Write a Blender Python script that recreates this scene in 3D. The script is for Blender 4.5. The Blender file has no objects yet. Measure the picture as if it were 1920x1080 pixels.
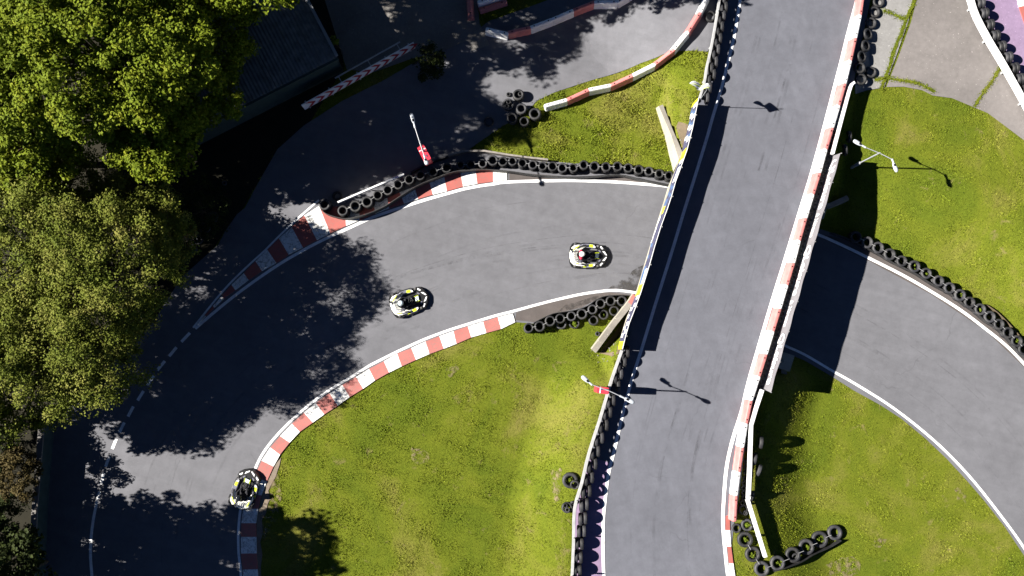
import bpy, bmesh, math, random
import numpy as np
from mathutils import Vector, Matrix

R = math.radians
random.seed(7)
rng = np.random.default_rng(11)
col = bpy.context.scene.collection
scene = bpy.context.scene

# ------------------------------------------------------------------ camera
CAM_H = 48.0
FPX = 1600.0                      # focal length in photograph pixels (30 mm on 36 mm)
TILT = math.atan(130.0 / FPX)
cam_d = bpy.data.cameras.new("camera")
cam_d.sensor_width = 36.0
cam_d.lens = 30.0
cam_d.clip_end = 3000.0
cam = bpy.data.objects.new("camera", cam_d)
cam.location = (0, 0, CAM_H)
cam.rotation_euler = (TILT, 0, 0)
col.objects.link(cam)
scene.camera = cam


def ray(u, v):
    x, y = (u - 960.0) / FPX, -(v - 540.0) / FPX
    c, s = math.cos(TILT), math.sin(TILT)
    return x, y * c + s, y * s - c


def P(u, v, z=0.0):
    """the point of the site plan at height z that was read off the photograph at u, v"""
    x, y, w = ray(u, v)
    t = (CAM_H - z) / -w
    return Vector((x * t, y * t, z))


# ------------------------------------------------------------------ world and sun
sd = Vector(ray(3250, 765)).normalized()          # direction the sunlight travels
sun_el = math.asin(-sd.z)
sun_az = math.atan2(-sd.x, -sd.y)
SKY_STRENGTH = 0.05
SUN_STRENGTH = 5.0
world = bpy.data.worlds.new("World")
scene.world = world
world.use_nodes = True
nt = world.node_tree
nt.nodes.clear()
wo = nt.nodes.new("ShaderNodeOutputWorld")
wb = nt.nodes.new("ShaderNodeBackground")
wb.inputs["Strength"].default_value = SKY_STRENGTH
sky = nt.nodes.new("ShaderNodeTexSky")
sky.sky_type = "NISHITA"
sky.sun_disc = False
sky.sun_elevation = sun_el
sky.sun_rotation = sun_az
sky.altitude = 100
sky.air_density = 0.2
sky.dust_density = 0.0
sky.ozone_density = 4.0
nt.links.new(sky.outputs[0], wb.inputs["Color"])
nt.links.new(wb.outputs[0], wo.inputs["Surface"])

sl = bpy.data.lights.new("sun", "SUN")
sl.energy = SUN_STRENGTH
sl.angle = R(0.5)
sl.color = (1.0, 0.955, 0.88)
so = bpy.data.objects.new("sun", sl)
so.rotation_euler = sd.to_track_quat("-Z", "Y").to_euler()
so.location = (-40, 0, 60)
col.objects.link(so)

scene.view_settings.view_transform = "Standard"
scene.view_settings.look = "None"
scene.view_settings.gamma = 1.0
scene.view_settings.exposure = 1.57
scene.cycles.max_bounces = 6
scene.cycles.transparent_max_bounces = 8


# ------------------------------------------------------------------ materials
class NM:
    def __init__(self, name, rough=0.8, spec=0.3):
        m = bpy.data.materials.new(name)
        m.use_nodes = True
        self.m, self.t = m, m.node_tree
        self.b = self.t.nodes["Principled BSDF"]
        self.b.inputs["Roughness"].default_value = rough
        self.b.inputs["Specular IOR Level"].default_value = spec
        self._c = None

    def n(self, t, **kw):
        x = self.t.nodes.new(t)
        for k, v in kw.items():
            setattr(x, k, v)
        return x

    def link(self, a, b):
        self.t.links.new(a, b)

    def coord(self, scale=None, kind="Object"):
        if self._c is None:
            self._c = self.n("ShaderNodeTexCoord")
        o = self._c.outputs[kind]
        if scale is None:
            return o
        mp = self.n("ShaderNodeMapping")
        mp.inputs["Scale"].default_value = scale
        self.link(o, mp.inputs[0])
        return mp.outputs[0]

    def noise(self, sc, detail=4, rough=0.55, dist=0.0, vec=None):
        x = self.n("ShaderNodeTexNoise")
        x.inputs["Scale"].default_value = sc
        x.inputs["Detail"].default_value = detail
        x.inputs["Roughness"].default_value = rough
        x.inputs["Distortion"].default_value = dist
        self.link(vec if vec is not None else self.coord(), x.inputs["Vector"])
        return x.outputs["Fac"]

    def ramp(self, f, stops):
        x = self.n("ShaderNodeValToRGB")
        e = x.color_ramp.elements
        while len(e) < len(stops):
            e.new(0.5)
        for i, (p, c) in enumerate(stops):
            e[i].position = p
            e[i].color = (c[0], c[1], c[2], 1) if not isinstance(c, (int, float)) else (c, c, c, 1)
        self.link(f, x.inputs[0])
        return x.outputs[0]

    def mix(self, f, a, b, mode="MIX"):
        x = self.n("ShaderNodeMix", data_type="RGBA", blend_type=mode)
        for s, i in ((f, 0), (a, 6), (b, 7)):
            if isinstance(s, (int, float)):
                x.inputs[i].default_value = s
            elif isinstance(s, tuple):
                x.inputs[i].default_value = (s[0], s[1], s[2], 1)
            else:
                self.link(s, x.inputs[i])
        return x.outputs[2]

    def base(self, c):
        if isinstance(c, tuple):
            self.b.inputs["Base Color"].default_value = (c[0], c[1], c[2], 1)
        else:
            self.link(c, self.b.inputs["Base Color"])
        return self

    def bump(self, f, dist=0.01, strength=0.5):
        x = self.n("ShaderNodeBump")
        x.inputs["Strength"].default_value = strength
        x.inputs["Distance"].default_value = dist
        self.link(f, x.inputs["Height"])
        self.link(x.outputs[0], self.b.inputs["Normal"])
        return self


def mul(c, k):
    return (c[0] * k, c[1] * k, c[2] * k)


def m_plain(name, c, rough=0.6, spec=0.3, var=0.12, sc=6.0, metal=0.0):
    a = NM(name, rough, spec)
    a.base(a.ramp(a.noise(sc, 4), [(0.3, mul(c, 1 - var)), (0.7, mul(c, 1 + var))]))
    a.b.inputs["Metallic"].default_value = metal
    return a.m


def m_asphalt(name, c, streak=0.0, angle=0.0, warm=0.0):
    a = NM(name, 0.9, 0.25)
    big = a.ramp(a.noise(0.22, 5, 0.6), [(0.3, mul(c, 0.90)), (0.7, mul(c, 1.10))])
    mid = a.ramp(a.noise(1.6, 6, 0.65), [(0.3, 0.9), (0.7, 1.1)])
    fine = a.ramp(a.noise(70, 2, 0.5), [(0.3, 0.86), (0.7, 1.14)])
    x = a.mix(1.0, big, mid, "MULTIPLY")
    x = a.mix(1.0, x, fine, "MULTIPLY")
    # darker worn streaks where the wheels run
    mp = a.n("ShaderNodeMapping")
    mp.inputs["Rotation"].default_value = (0, 0, angle)
    a.link(a.coord(), mp.inputs[0])
    mp2 = a.n("ShaderNodeMapping")
    mp2.inputs["Scale"].default_value = (0.08, 1.5, 1)
    a.link(mp.outputs[0], mp2.inputs[0])
    st = a.ramp(a.noise(1.3, 5, 0.6, 0.3, mp2.outputs[0]), [(0.42, 1.0 - streak), (0.6, 1.0)])
    x = a.mix(1.0, x, st, "MULTIPLY")
    # hairline cracks
    vo = a.n("ShaderNodeTexVoronoi", feature="DISTANCE_TO_EDGE")
    vo.inputs["Scale"].default_value = 0.16
    vo.inputs["Randomness"].default_value = 1.0
    wv = a.n("ShaderNodeVectorMath", operation="ADD")
    nz = a.n("ShaderNodeTexNoise")
    nz.inputs["Scale"].default_value = 0.8
    nz.inputs["Detail"].default_value = 6
    a.link(a.coord(), nz.inputs["Vector"])
    a.link(a.coord(), wv.inputs[0])
    a.link(nz.outputs["Color"], wv.inputs[1])
    a.link(wv.outputs[0], vo.inputs["Vector"])
    cr = a.ramp(vo.outputs["Distance"], [(0.0, 1.0), (0.004, 0.0)])
    gate = a.ramp(a.noise(0.5, 3), [(0.52, 0.0), (0.62, 0.35)])
    crk = a.mix(1.0, cr, gate, "MULTIPLY")
    x = a.mix(crk, x, mul(c, 0.45))
    # pale specks of stone and litter
    sp = a.ramp(a.noise(26, 1, 0.3), [(0.80, 0.0), (0.83, 0.5)])
    x = a.mix(sp, x, mul(c, 2.0))
    a.base(x)
    a.bump(a.noise(120, 2), 0.004, 0.5)
    return a.m


def m_concrete(name, c, sc=1.0):
    a = NM(name, 0.9, 0.2)
    big = a.ramp(a.noise(0.28 * sc, 5, 0.55, 0.4), [(0.25, mul(c, 0.72)), (0.5, mul(c, 0.98)), (0.75, mul(c, 1.15))])
    mid = a.ramp(a.noise(4 * sc, 6, 0.7), [(0.3, 0.88), (0.7, 1.1)])
    x = a.mix(1.0, big, mid, "MULTIPLY")
    sp = a.ramp(a.noise(14, 1, 0.2), [(0.76, 0.0), (0.78, 0.9)])
    x = a.mix(sp, x, mul(c, 1.9))
    dk = a.ramp(a.noise(9, 3, 0.6), [(0.66, 0.0), (0.75, 0.5)])
    x = a.mix(dk, x, mul(c, 0.5))
    a.base(x)
    a.bump(a.noise(40, 4), 0.006, 0.5)
    return a.m


def m_paint(name, c, under, wear=0.5, sc=1.0):
    """paint on asphalt, cracked and worn through in places"""
    a = NM(name, 0.75, 0.3)
    x = a.ramp(a.noise(1.2, 5), [(0.3, mul(c, 0.86)), (0.7, mul(c, 1.05))])
    w = a.ramp(a.noise(7 * sc, 6, 0.75, 0.8), [(0.50, 0.0), (0.50 + 0.08 / max(wear, 0.05), min(1.0, wear))])
    x = a.mix(w, x, under)
    vo = a.n("ShaderNodeTexVoronoi", feature="DISTANCE_TO_EDGE")
    vo.inputs["Scale"].default_value = 2.2
    a.link(a.coord(), vo.inputs["Vector"])
    g = a.ramp(a.noise(2.0, 3), [(0.38, 0.0), (0.55, 1.2 * wear + 0.1)])
    cr = a.ramp(vo.outputs["Distance"], [(0.0, 1.0), (0.03, 0.0)])
    x = a.mix(a.mix(1.0, cr, g, "MULTIPLY"), x, under)
    a.base(x)
    a.bump(a.noise(60, 3), 0.004, 0.4)
    return a.m


def m_grass(name, hue=1.0):
    a = NM(name, 0.95, 0.03)
    g1, g2, g3 = (0.088, 0.116, 0.011), (0.120, 0.142, 0.014), (0.165, 0.160, 0.034)
    patch = a.noise(0.22, 6, 0.62, 0.6)
    c1 = a.ramp(patch, [(0.36, g1), (0.52, g2), (0.66, g3)])
    fine = a.ramp(a.noise(9, 6, 0.75), [(0.3, 0.75), (0.7, 1.2)])
    x = a.mix(1.0, c1, fine, "MULTIPLY")
    dry = a.ramp(a.noise(1.1, 7, 0.7, 0.5), [(0.60, 0.0), (0.72, 0.75)])
    x = a.mix(dry, x, (0.20, 0.155, 0.075))
    hole = a.ramp(a.noise(13, 3, 0.6), [(0.33, 0.8), (0.42, 0.0)])
    x = a.mix(hole, x, (0.012, 0.02, 0.003))
    dark = a.ramp(a.noise(2.2, 6, 0.7), [(0.26, 0.45), (0.38, 0.0)])
    x = a.mix(dark, x, (0.04, 0.06, 0.008))
    a.base(x)
    a.bump(a.noise(26, 5, 0.7), 0.05, 0.9)
    return a.m


def m_leaf(name, stops, sc=1.6, transl=0.25):
    a = NM(name, 0.7, 0.1)
    x = a.ramp(a.noise(sc, 4, 0.6), stops)
    v = a.ramp(a.noise(15, 2, 0.6), [(0.3, 0.65), (0.7, 1.35)])
    x = a.mix(1.0, x, v, "MULTIPLY")
    a.base(x)
    tr = a.n("ShaderNodeBsdfTranslucent")
    a.link(x, tr.inputs["Color"])
    mx = a.n("ShaderNodeMixShader")
    mx.inputs[0].default_value = transl
    out = a.t.nodes["Material Output"]
    a.link(a.b.outputs[0], mx.inputs[1])
    a.link(tr.outputs[0], mx.inputs[2])
    a.link(mx.outputs[0], out.inputs["Surface"])
    return a.m


def m_rubber(name, c=(0.016, 0.016, 0.018)):
    a = NM(name, 0.62, 0.45)
    x = a.ramp(a.noise(5, 5, 0.65), [(0.35, mul(c, 0.7)), (0.65, mul(c, 1.5))])
    oi = a.n("ShaderNodeObjectInfo")
    rv = a.ramp(oi.outputs["Random"], [(0.0, 0.7), (0.6, 1.1), (1.0, 2.3)])
    x = a.mix(1.0, x, rv, "MULTIPLY")
    d = a.ramp(a.noise(2.0, 6, 0.7), [(0.5, 0.0), (0.75, 0.5)])
    a.base(a.mix(d, x, (0.085, 0.078, 0.066)))
    a.bump(a.noise(30, 4), 0.004, 0.5)
    return a.m


M = {}
M["asphalt"] = m_asphalt("worn asphalt", (0.127, 0.127, 0.140), 0.06, R(15))
M["asphalt_road"] = m_asphalt("upper road asphalt", (0.111, 0.114, 0.134), 0.05, R(75))
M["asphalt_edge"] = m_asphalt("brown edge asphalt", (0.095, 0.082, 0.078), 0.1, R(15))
M["concrete"] = m_concrete("yard concrete", (0.175, 0.160, 0.154))
M["concrete_pale"] = m_concrete("pale concrete", (0.21, 0.205, 0.20), 2.0)
M["concrete_dark"] = m_concrete("dark damp concrete", (0.17, 0.16, 0.15), 1.4)
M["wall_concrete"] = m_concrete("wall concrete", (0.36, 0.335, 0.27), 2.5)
M["wall_top"] = m_concrete("darker wall concrete", (0.19, 0.175, 0.155), 3.5)  # darker copy of the wall concrete, also on short walls and rubble
M["moss"] = m_grass("moss")
M["grass"] = m_grass("grass ground")
M["soil"] = m_concrete("bare soil", (0.13, 0.10, 0.065), 3)
M["gravel"] = m_concrete("gravel verge", (0.19, 0.155, 0.12), 6)
M["purple"] = m_concrete("lilac painted asphalt", (0.23, 0.165, 0.255), 1)
M["white_line"] = m_paint("white line paint", (0.80, 0.80, 0.80), (0.2, 0.19, 0.18), 0.25)
M["white_kerb"] = m_paint("white kerb paint", (0.78, 0.78, 0.76), (0.20, 0.19, 0.17), 0.7)
M["red_kerb"] = m_paint("red kerb paint", (0.36, 0.10, 0.085), (0.24, 0.12, 0.10), 0.6)
M["red_kerb2"] = m_paint("light red kerb paint", (0.38, 0.13, 0.115), (0.22, 0.14, 0.12), 0.6)
M["rubber"] = m_rubber("tyre rubber")
M["belt"] = m_rubber("conveyor belt rubber", (0.018, 0.018, 0.019))
M["litter"] = m_concrete("shade-darkened litter", (0.018, 0.016, 0.009), 4)  # ground under the trees, its near-black colour carries their shade
M["plastic_white"] = m_plain("white plastic", (0.76, 0.76, 0.75), 0.45, 0.4, 0.06, 2)
M["plastic_red"] = m_plain("faded red plastic", (0.53, 0.175, 0.165), 0.45, 0.4, 0.22, 1.5)
M["hole"] = m_plain("dark hole", (0.012, 0.01, 0.01), 0.9, 0.1)
M["rail_white"] = m_plain("white painted steel", (0.72, 0.72, 0.72), 0.5, 0.4, 0.08, 3)
M["rail_grey"] = m_plain("galvanised steel", (0.40, 0.40, 0.40), 0.5, 0.5, 0.15, 4, 0.2)
M["rail_dull"] = m_plain("dull weathered rail", (0.22, 0.20, 0.18), 0.8, 0.2, 0.3, 5)
M["steel"] = m_plain("grey steel", (0.30, 0.31, 0.33), 0.4, 0.5, 0.08, 5, 0.1)
M["lamp_white"] = m_plain("lamp casing", (0.42, 0.45, 0.49), 0.35, 0.5, 0.06, 5)
M["black"] = m_plain("black plastic", (0.015, 0.015, 0.016), 0.35, 0.5, 0.2, 8)
M["dark"] = m_plain("dark painted board", (0.03, 0.03, 0.034), 0.7, 0.3, 0.3, 5)
M["red"] = m_plain("red enamel", (0.55, 0.035, 0.06), 0.4, 0.5, 0.15, 6)
M["red_deep"] = m_plain("deep red print", (0.38, 0.02, 0.03), 0.6, 0.3, 0.1, 6)
M["lime"] = m_plain("lime plastic", (0.62, 0.74, 0.02), 0.4, 0.5, 0.05, 6)
M["yellow"] = m_plain("yellow print", (0.75, 0.66, 0.03), 0.55, 0.3, 0.08, 6)
M["cream"] = m_plain("off white plastic", (0.74, 0.74, 0.68), 0.4, 0.5, 0.05, 6)
M["grey_pl"] = m_plain("grey plastic", (0.15, 0.15, 0.19), 0.4, 0.5, 0.1, 6)
M["navy"] = m_plain("navy print", (0.06, 0.06, 0.11), 0.6, 0.3, 0.3, 3)
M["blue"] = m_plain("blue print", (0.07, 0.12, 0.24), 0.6, 0.3, 0.2, 3)
M["fabric_grey"] = m_plain("grey banner fabric", (0.30, 0.285, 0.30), 0.8, 0.2, 0.08, 2)
M["print_white"] = m_plain("white print", (0.80, 0.80, 0.80), 0.6, 0.3, 0.03, 4)
M["roof"] = m_plain("corrugated roof sheet", (0.16, 0.165, 0.17), 0.6, 0.4, 0.35, 2.2, 0.1)
M["green_board"] = m_plain("dark green boards", (0.035, 0.055, 0.05), 0.7, 0.3, 0.2, 3)
M["bark"] = m_plain("bark", (0.10, 0.075, 0.05), 0.9, 0.1, 0.4, 7)
M["cloth_black"] = m_plain("black race suit", (0.018, 0.018, 0.022), 0.8, 0.2, 0.3, 9)
M["cloth_red"] = m_plain("red shirt", (0.45, 0.03, 0.06), 0.8, 0.2, 0.2, 9)
M["visor"] = m_plain("dark visor", (0.01, 0.012, 0.015), 0.1, 0.6, 0.1, 4)
M["helmet_pale"] = m_plain("pale blue helmet", (0.60, 0.70, 0.74), 0.25, 0.6, 0.04, 4)
M["leaf_maple"] = m_leaf("maple leaves", [(0.3, (0.075, 0.110, 0.006)), (0.55, (0.13, 0.165, 0.009)), (0.75, (0.19, 0.19, 0.012))], 1.6, 0.15)
M["leaf_fine"] = m_leaf("fine hedge leaves", [(0.3, (0.070, 0.095, 0.010)), (0.5, (0.12, 0.140, 0.018)), (0.75, (0.20, 0.185, 0.045))], 0.9, 0.12)
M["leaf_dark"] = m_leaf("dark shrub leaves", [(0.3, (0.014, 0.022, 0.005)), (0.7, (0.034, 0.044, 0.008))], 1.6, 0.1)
M["leaf_brown"] = m_leaf("bronze leaves", [(0.3, (0.045, 0.032, 0.010)), (0.7, (0.080, 0.062, 0.020))], 1.6, 0.1)
M["leaf_weed"] = m_leaf("weed leaves", [(0.3, (0.09, 0.14, 0.01)), (0.7, (0.16, 0.20, 0.02))])


def m_mesh_fabric():
    a = NM("open weave banner", 0.8, 0.2)
    a.base(a.ramp(a.noise(3, 3), [(0.3, (0.15, 0.145, 0.155)), (0.7, (0.185, 0.175, 0.187))]))
    tr = a.n("ShaderNodeBsdfTransparent")
    mx = a.n("ShaderNodeMixShader")
    mx.inputs[0].default_value = 0.0
    a.link(a.b.outputs[0], mx.inputs[1])
    a.link(tr.outputs[0], mx.inputs[2])
    a.link(mx.outputs[0], a.t.nodes["Material Output"].inputs["Surface"])
    return a.m


M["banner_mesh"] = m_mesh_fabric()


def m_blade():
    a = NM("grass blades", 0.75, 0.06)
    p = a.noise(0.22, 6, 0.62, 0.6)
    c1 = a.ramp(p, [(0.36, (0.112, 0.150, 0.013)), (0.52, (0.158, 0.184, 0.016)), (0.68, (0.215, 0.208, 0.040))])
    v = a.ramp(a.noise(14, 3, 0.7), [(0.3, 0.6), (0.7, 1.4)])
    x = a.mix(1.0, c1, v, "MULTIPLY")
    dry = a.ramp(a.noise(1.1, 7, 0.7, 0.5), [(0.60, 0.0), (0.72, 0.7)])
    x = a.mix(dry, x, (0.30, 0.24, 0.11))
    mp = a.n("ShaderNodeMapping")
    mp.inputs["Rotation"].default_value = (0, 0, R(-62))
    a.link(a.coord(), mp.inputs[0])
    mq = a.n("ShaderNodeMapping")
    mq.inputs["Scale"].default_value = (0.12, 1.6, 1)
    a.link(mp.outputs[0], mq.inputs[0])
    st = a.ramp(a.noise(1.0, 4, 0.6, 0.2, mq.outputs[0]), [(0.38, 0.84), (0.62, 1.18)])
    x = a.mix(1.0, x, st, "MULTIPLY")
    a.base(x)
    return a.m


M["blade"] = m_blade()


# ------------------------------------------------------------------ mesh helpers
class MB:
    """collects polygons with material indices and links them as one object"""

    def __init__(self):
        self.v, self.f, self.mi, self.sm = [], [], [], []

    def add(self, vs, fs, mi=0, smooth=False):
        o = len(self.v)
        self.v.extend([tuple(p) for p in vs])
        for f in fs:
            self.f.append(tuple(o + i for i in f))
            self.mi.append(mi)
            self.sm.append(smooth)

    def box(self, c, s, rz=0.0, mi=0, mat=None):
        hx, hy, hz = s[0] / 2, s[1] / 2, s[2] / 2
        vs = [Vector((x, y, z)) for z in (-hz, hz) for x, y in ((-hx, -hy), (hx, -hy), (hx, hy), (-hx, hy))]
        rot = mat if mat is not None else Matrix.Rotation(rz, 3, "Z")
        vs = [rot @ p + Vector(c) for p in vs]
        self.add(vs, [(3, 2, 1, 0), (4, 5, 6, 7), (0, 1, 5, 4), (1, 2, 6, 5), (2, 3, 7, 6), (3, 0, 4, 7)], mi)

    def prism(self, outline, z0, z1, inset=0.0, mi=0, mi_side=None):
        """outline counter-clockwise; the top can be drawn in by inset metres"""
        n = len(outline)
        cx = sum(p[0] for p in outline) / n
        cy = sum(p[1] for p in outline) / n
        top = []
        for x, y in outline:
            d = math.hypot(x - cx, y - cy) or 1
            k = max(0.1, (d - inset) / d)
            top.append((cx + (x - cx) * k, cy + (y - cy) * k, z1))
        vs = [(x, y, z0) for x, y in outline] + top
        ms = mi if mi_side is None else mi_side
        self.add(vs, [tuple(range(n - 1, -1, -1))], ms)
        self.add(vs, [tuple(range(n, 2 * n))], mi)
        self.add(vs, [(i, (i + 1) % n, n + (i + 1) % n, n + i) for i in range(n)], ms)

    def tube(self, pts, r, seg=8, mi=0, caps=True, smooth=True):
        pts = [Vector(p) for p in pts]
        rs = r if isinstance(r, (list, tuple)) else [r] * len(pts)
        vs, fs = [], []
        for i, p in enumerate(pts):
            a = pts[max(i - 1, 0)]
            b = pts[min(i + 1, len(pts) - 1)]
            d = (b - a).normalized() if (b - a).length > 1e-9 else Vector((0, 0, 1))
            up = Vector((0, 0, 1)) if abs(d.z) < 0.9 else Vector((1, 0, 0))
            s = d.cross(up).normalized()
            t = s.cross(d).normalized()
            for k in range(seg):
                an = 2 * math.pi * k / seg
                vs.append(p + (s * math.cos(an) + t * math.sin(an)) * rs[i])
        for i in range(len(pts) - 1):
            for k in range(seg):
                k2 = (k + 1) % seg
                fs.append((i * seg + k, i * seg + k2, (i + 1) * seg + k2, (i + 1) * seg + k))
        self.add(vs, fs, mi, smooth)
        if caps:
            self.add(vs[:seg], [tuple(range(seg))], mi)
            self.add(vs[-seg:], [tuple(range(seg - 1, -1, -1))], mi)

    def lathe(self, prof, seg=24, mi=0, mat=None, close=False, smooth=True):
        """prof: (radius, height) pairs turned about local z"""
        vs, fs = [], []
        n = len(prof)
        for k in range(seg):
            a = 2 * math.pi * k / seg
            for r, z in prof:
                p = Vector((r * math.cos(a), r * math.sin(a), z))
                vs.append(mat @ p if mat is not None else p)
        for k in range(seg):
            k2 = (k + 1) % seg
            for i in range(n if close else n - 1):
                j = (i + 1) % n
                fs.append((k * n + i, k2 * n + i, k2 * n + j, k * n + j))
        self.add(vs, fs, mi, smooth)

    def sweep(self, pts, side, z0, z1, mi=0, offset=0.0):
        """upright box section: side = thickness, z0..z1 above each point"""
        pts = [Vector(p) for p in pts]
        n = len(pts)
        vs = []
        for i, p in enumerate(pts):
            a = pts[max(i - 1, 0)]
            b = pts[min(i + 1, n - 1)]
            d = Vector((b.x - a.x, b.y - a.y, 0)).normalized()
            s = Vector((d.y, -d.x, 0))
            c = p + s * offset
            for q, z in ((-side / 2, z0), (side / 2, z0), (side / 2, z1), (-side / 2, z1)):
                vs.append((c.x + s.x * q, c.y + s.y * q, p.z + z))
        fs = []
        for i in range(n - 1):
            for k in range(4):
                k2 = (k + 1) % 4
                fs.append((i * 4 + k, i * 4 + k2, (i + 1) * 4 + k2, (i + 1) * 4 + k))
        fs.append((3, 2, 1, 0))
        e = (n - 1) * 4
        fs.append((e, e + 1, e + 2, e + 3))
        self.add(vs, fs, mi)

    def build(self, name, mats, parent=None, bevel=0.0):
        me = bpy.data.meshes.new(name)
        me.from_pydata(self.v, [], self.f)
        if not isinstance(mats, (list, tuple)):
            mats = [mats]
        for m in mats:
            me.materials.append(m)
        me.polygons.foreach_set("material_index", self.mi)
        me.polygons.foreach_set("use_smooth", self.sm)
        bm = bmesh.new()
        bm.from_mesh(me)
        bmesh.ops.recalc_face_normals(bm, faces=bm.faces)
        bm.to_mesh(me)
        bm.free()
        o = bpy.data.objects.new(name, me)
        col.objects.link(o)
        if parent is not None:
            o.parent = parent
        if bevel:
            b = o.modifiers.new("bevel", "BEVEL")
            b.width = bevel
            b.segments = 2
            b.limit_method = "ANGLE"
        return o


def tag(o, label=None, cat=None, group=None, kind=None):
    if label:
        o["label"] = label
    if cat:
        o["category"] = cat
    if group:
        o["group"] = group
    if kind:
        o["kind"] = kind
    return o


def empty(name, loc, rz=0.0):
    o = bpy.data.objects.new(name, None)
    o.location = loc
    o.rotation_euler = (0, 0, rz)
    o.empty_display_size = 0.2
    col.objects.link(o)
    return o


def copy_tree(o, parent=None):
    c = o.copy()
    col.objects.link(c)
    if parent is not None:
        c.parent = parent
    for ch in [x for x in o.children]:
        copy_tree(ch, c)
    return c


ONES = "first second third fourth fifth sixth seventh eighth ninth tenth eleventh twelfth thirteenth fourteenth fifteenth sixteenth seventeenth eighteenth nineteenth".split()
TENS = {2: "twent", 3: "thirt", 4: "fort", 5: "fift", 6: "sixt"}


def ordn(n):
    if n <= 19:
        return ONES[n - 1]
    t, u = divmod(n, 10)
    return TENS[t] + ("ieth" if u == 0 else "y-" + ONES[u - 1])


# ------------------------------------------------------------------ terrain
def sm(t):
    t = np.clip(t, 0, 1)
    return t * t * (3 - 2 * t)


def ZR(Y):
    """height of the raised road along the site"""
    return 1.75 - 0.65 * sm((np.asarray(Y, float) - 15.5) / 9.0) - 0.85 * sm((-2.5 - np.asarray(Y, float)) / 12.0)


def ZRXY(X, Y):
    return ZR(Y)


def PR(u, v, dz=0.0):
    """a point of the raised road read off the photograph"""
    z = 1.5
    for _ in range(8):
        p = P(u, v, z + dz)
        z = float(ZR(p.y))
    return P(u, v, z + dz)


RAIL_L = [(1358, -60), (1349.5, 0), (1345, 28.5), (1338, 69), (1331.8, 100), (1325.7, 126), (1321.6, 153), (1308, 193), (1299.4, 236.5),
          (1288.5, 280), (1276.5, 313.6), (1265, 340), (1246.7, 400), (1227, 463.7), (1202, 547), (1180, 605.6), (1167, 653), (1149, 706.7),
          (1137.8, 744), (1124.4, 789), (1112, 826.7), (1102, 860), (1091, 906.7), (1077.5, 955), (1075.6, 1017.8), (1073, 1080), (1070, 1150)]
RAIL_R = [(1648, -60), (1632, 0), (1604, 153), (1595.6, 161.7), (1584.4, 203), (1560.8, 292), (1520.6, 420), (1501, 480), (1431, 729),
          (1418.6, 765), (1408.8, 797), (1406.7, 878.6), (1402.9, 936.4), (1434.9, 1044.6), (1450, 1100), (1460, 1150)]
_l = sorted([(p.y, p.x) for p in (PR(u, v, 0.75) for u, v in RAIL_L)])
_r = sorted([(p.y, p.x) for p in (PR(u, v, 0.45) for u, v in RAIL_R)])
_ly, _lx = np.array([a for a, b in _l]), np.array([b for a, b in _l])
_ry, _rx = np.array([a for a, b in _r]), np.array([b for a, b in _r])

EDGE_C = [(1440, 385), (1525, 425), (1588, 446), (1608, 455.6), (1630, 466.7), (1655, 480), (1675, 492), (1700, 504), (1722, 515), (1740, 527),
          (1760, 539), (1785, 552), (1805, 568), (1830, 585), (1850, 603), (1870, 615), (1890, 634), (1905, 652), (1920, 665), (1990, 740)]
EDGE_D = [(1465, 658), (1509, 676), (1560, 706), (1600, 731.7), (1650, 759), (1689.7, 784.7), (1735, 822), (1775, 860), (1812, 900), (1844.6, 937.6),
          (1885, 989), (1920, 1041.5), (1960, 1110), (1990, 1170)]
_c = [P(u, v) for u, v in EDGE_C]
_cx, _cy = np.array([p.x for p in _c]), np.array([p.y for p in _c])
_d = [P(u, v) for u, v in EDGE_D]
_dx, _dy = np.array([p.x for p in _d]), np.array([p.y for p in _d])


def inpoly(X, Y, poly):
    X, Y = np.asarray(X, float), np.asarray(Y, float)
    r = np.zeros(X.shape, bool)
    n = len(poly)
    for i in range(n):
        x1, y1 = poly[i][0], poly[i][1]
        x2, y2 = poly[(i + 1) % n][0], poly[(i + 1) % n][1]
        if y1 == y2:
            continue
        c = (y1 > Y) != (y2 > Y)
        r ^= c & (X < (x2 - x1) * (Y - y1) / (y2 - y1) + x1)
    return r


K = [P(u, v) for u, v in [(1239, 196), (1276, 318), (1528, 408), (1470, 674), (1202, 588), (1125, 666), (1000, 640), (1000, 198)]]
_yn, _ys = P(1231, 198).y, P(1122, 664).y
_xn, _xs = P(1231, 198).x, P(1122, 664).x


def hgt(X, Y):
    X, Y = np.asarray(X, float), np.asarray(Y, float)
    zr = ZR(Y)
    xl, xr = np.interp(Y, _ly, _lx), np.interp(Y, _ry, _rx)
    dL, dR = xl - X, X - xr
    wL = np.interp(Y, [-20, -2, 8, 15, 20], [4.0, 3.6, 3.2, 4.2, 9.0])
    hL = zr * (1 - sm(dL / wL))
    # soft foot of the embankment beside the wing walls
    mn = np.maximum(np.clip((Y - _yn) / 1.6, 0, 1), np.clip((X - _xn) / 0.6, 0, 1))
    ms = np.maximum(np.clip((_ys - Y) / 1.6, 0, 1), np.clip((X - _xs) / 0.6, 0, 1))
    mid = 0.5 * (_yn + _ys)
    hL = hL * np.where(Y > mid, mn, ms)
    yc, yd = np.interp(X, _cx, _cy), np.interp(X, _dx, _dy)
    dC, dD = (Y - yc) * 0.86, (yd - Y) * 0.82
    up = np.maximum(np.minimum(1.40, zr) * sm((dC - 0.5) / 5.5), zr * (1 - sm(dR / 2.4)) * sm(dC / 1.2))
    dn = zr * (1 - sm(dR / 4.2)) * sm(dD / 1.6)
    hR = np.where(dC > 0, up, np.where(dD > 0, dn, 0.0))
    h = np.where(dL > 0, hL, np.where(dR > 0, hR, zr))
    h = np.where(inpoly(X, Y, K), 0.0, h)
    return h


def h1(x, y):
    return float(hgt(np.array([x]), np.array([y]))[0])


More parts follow.
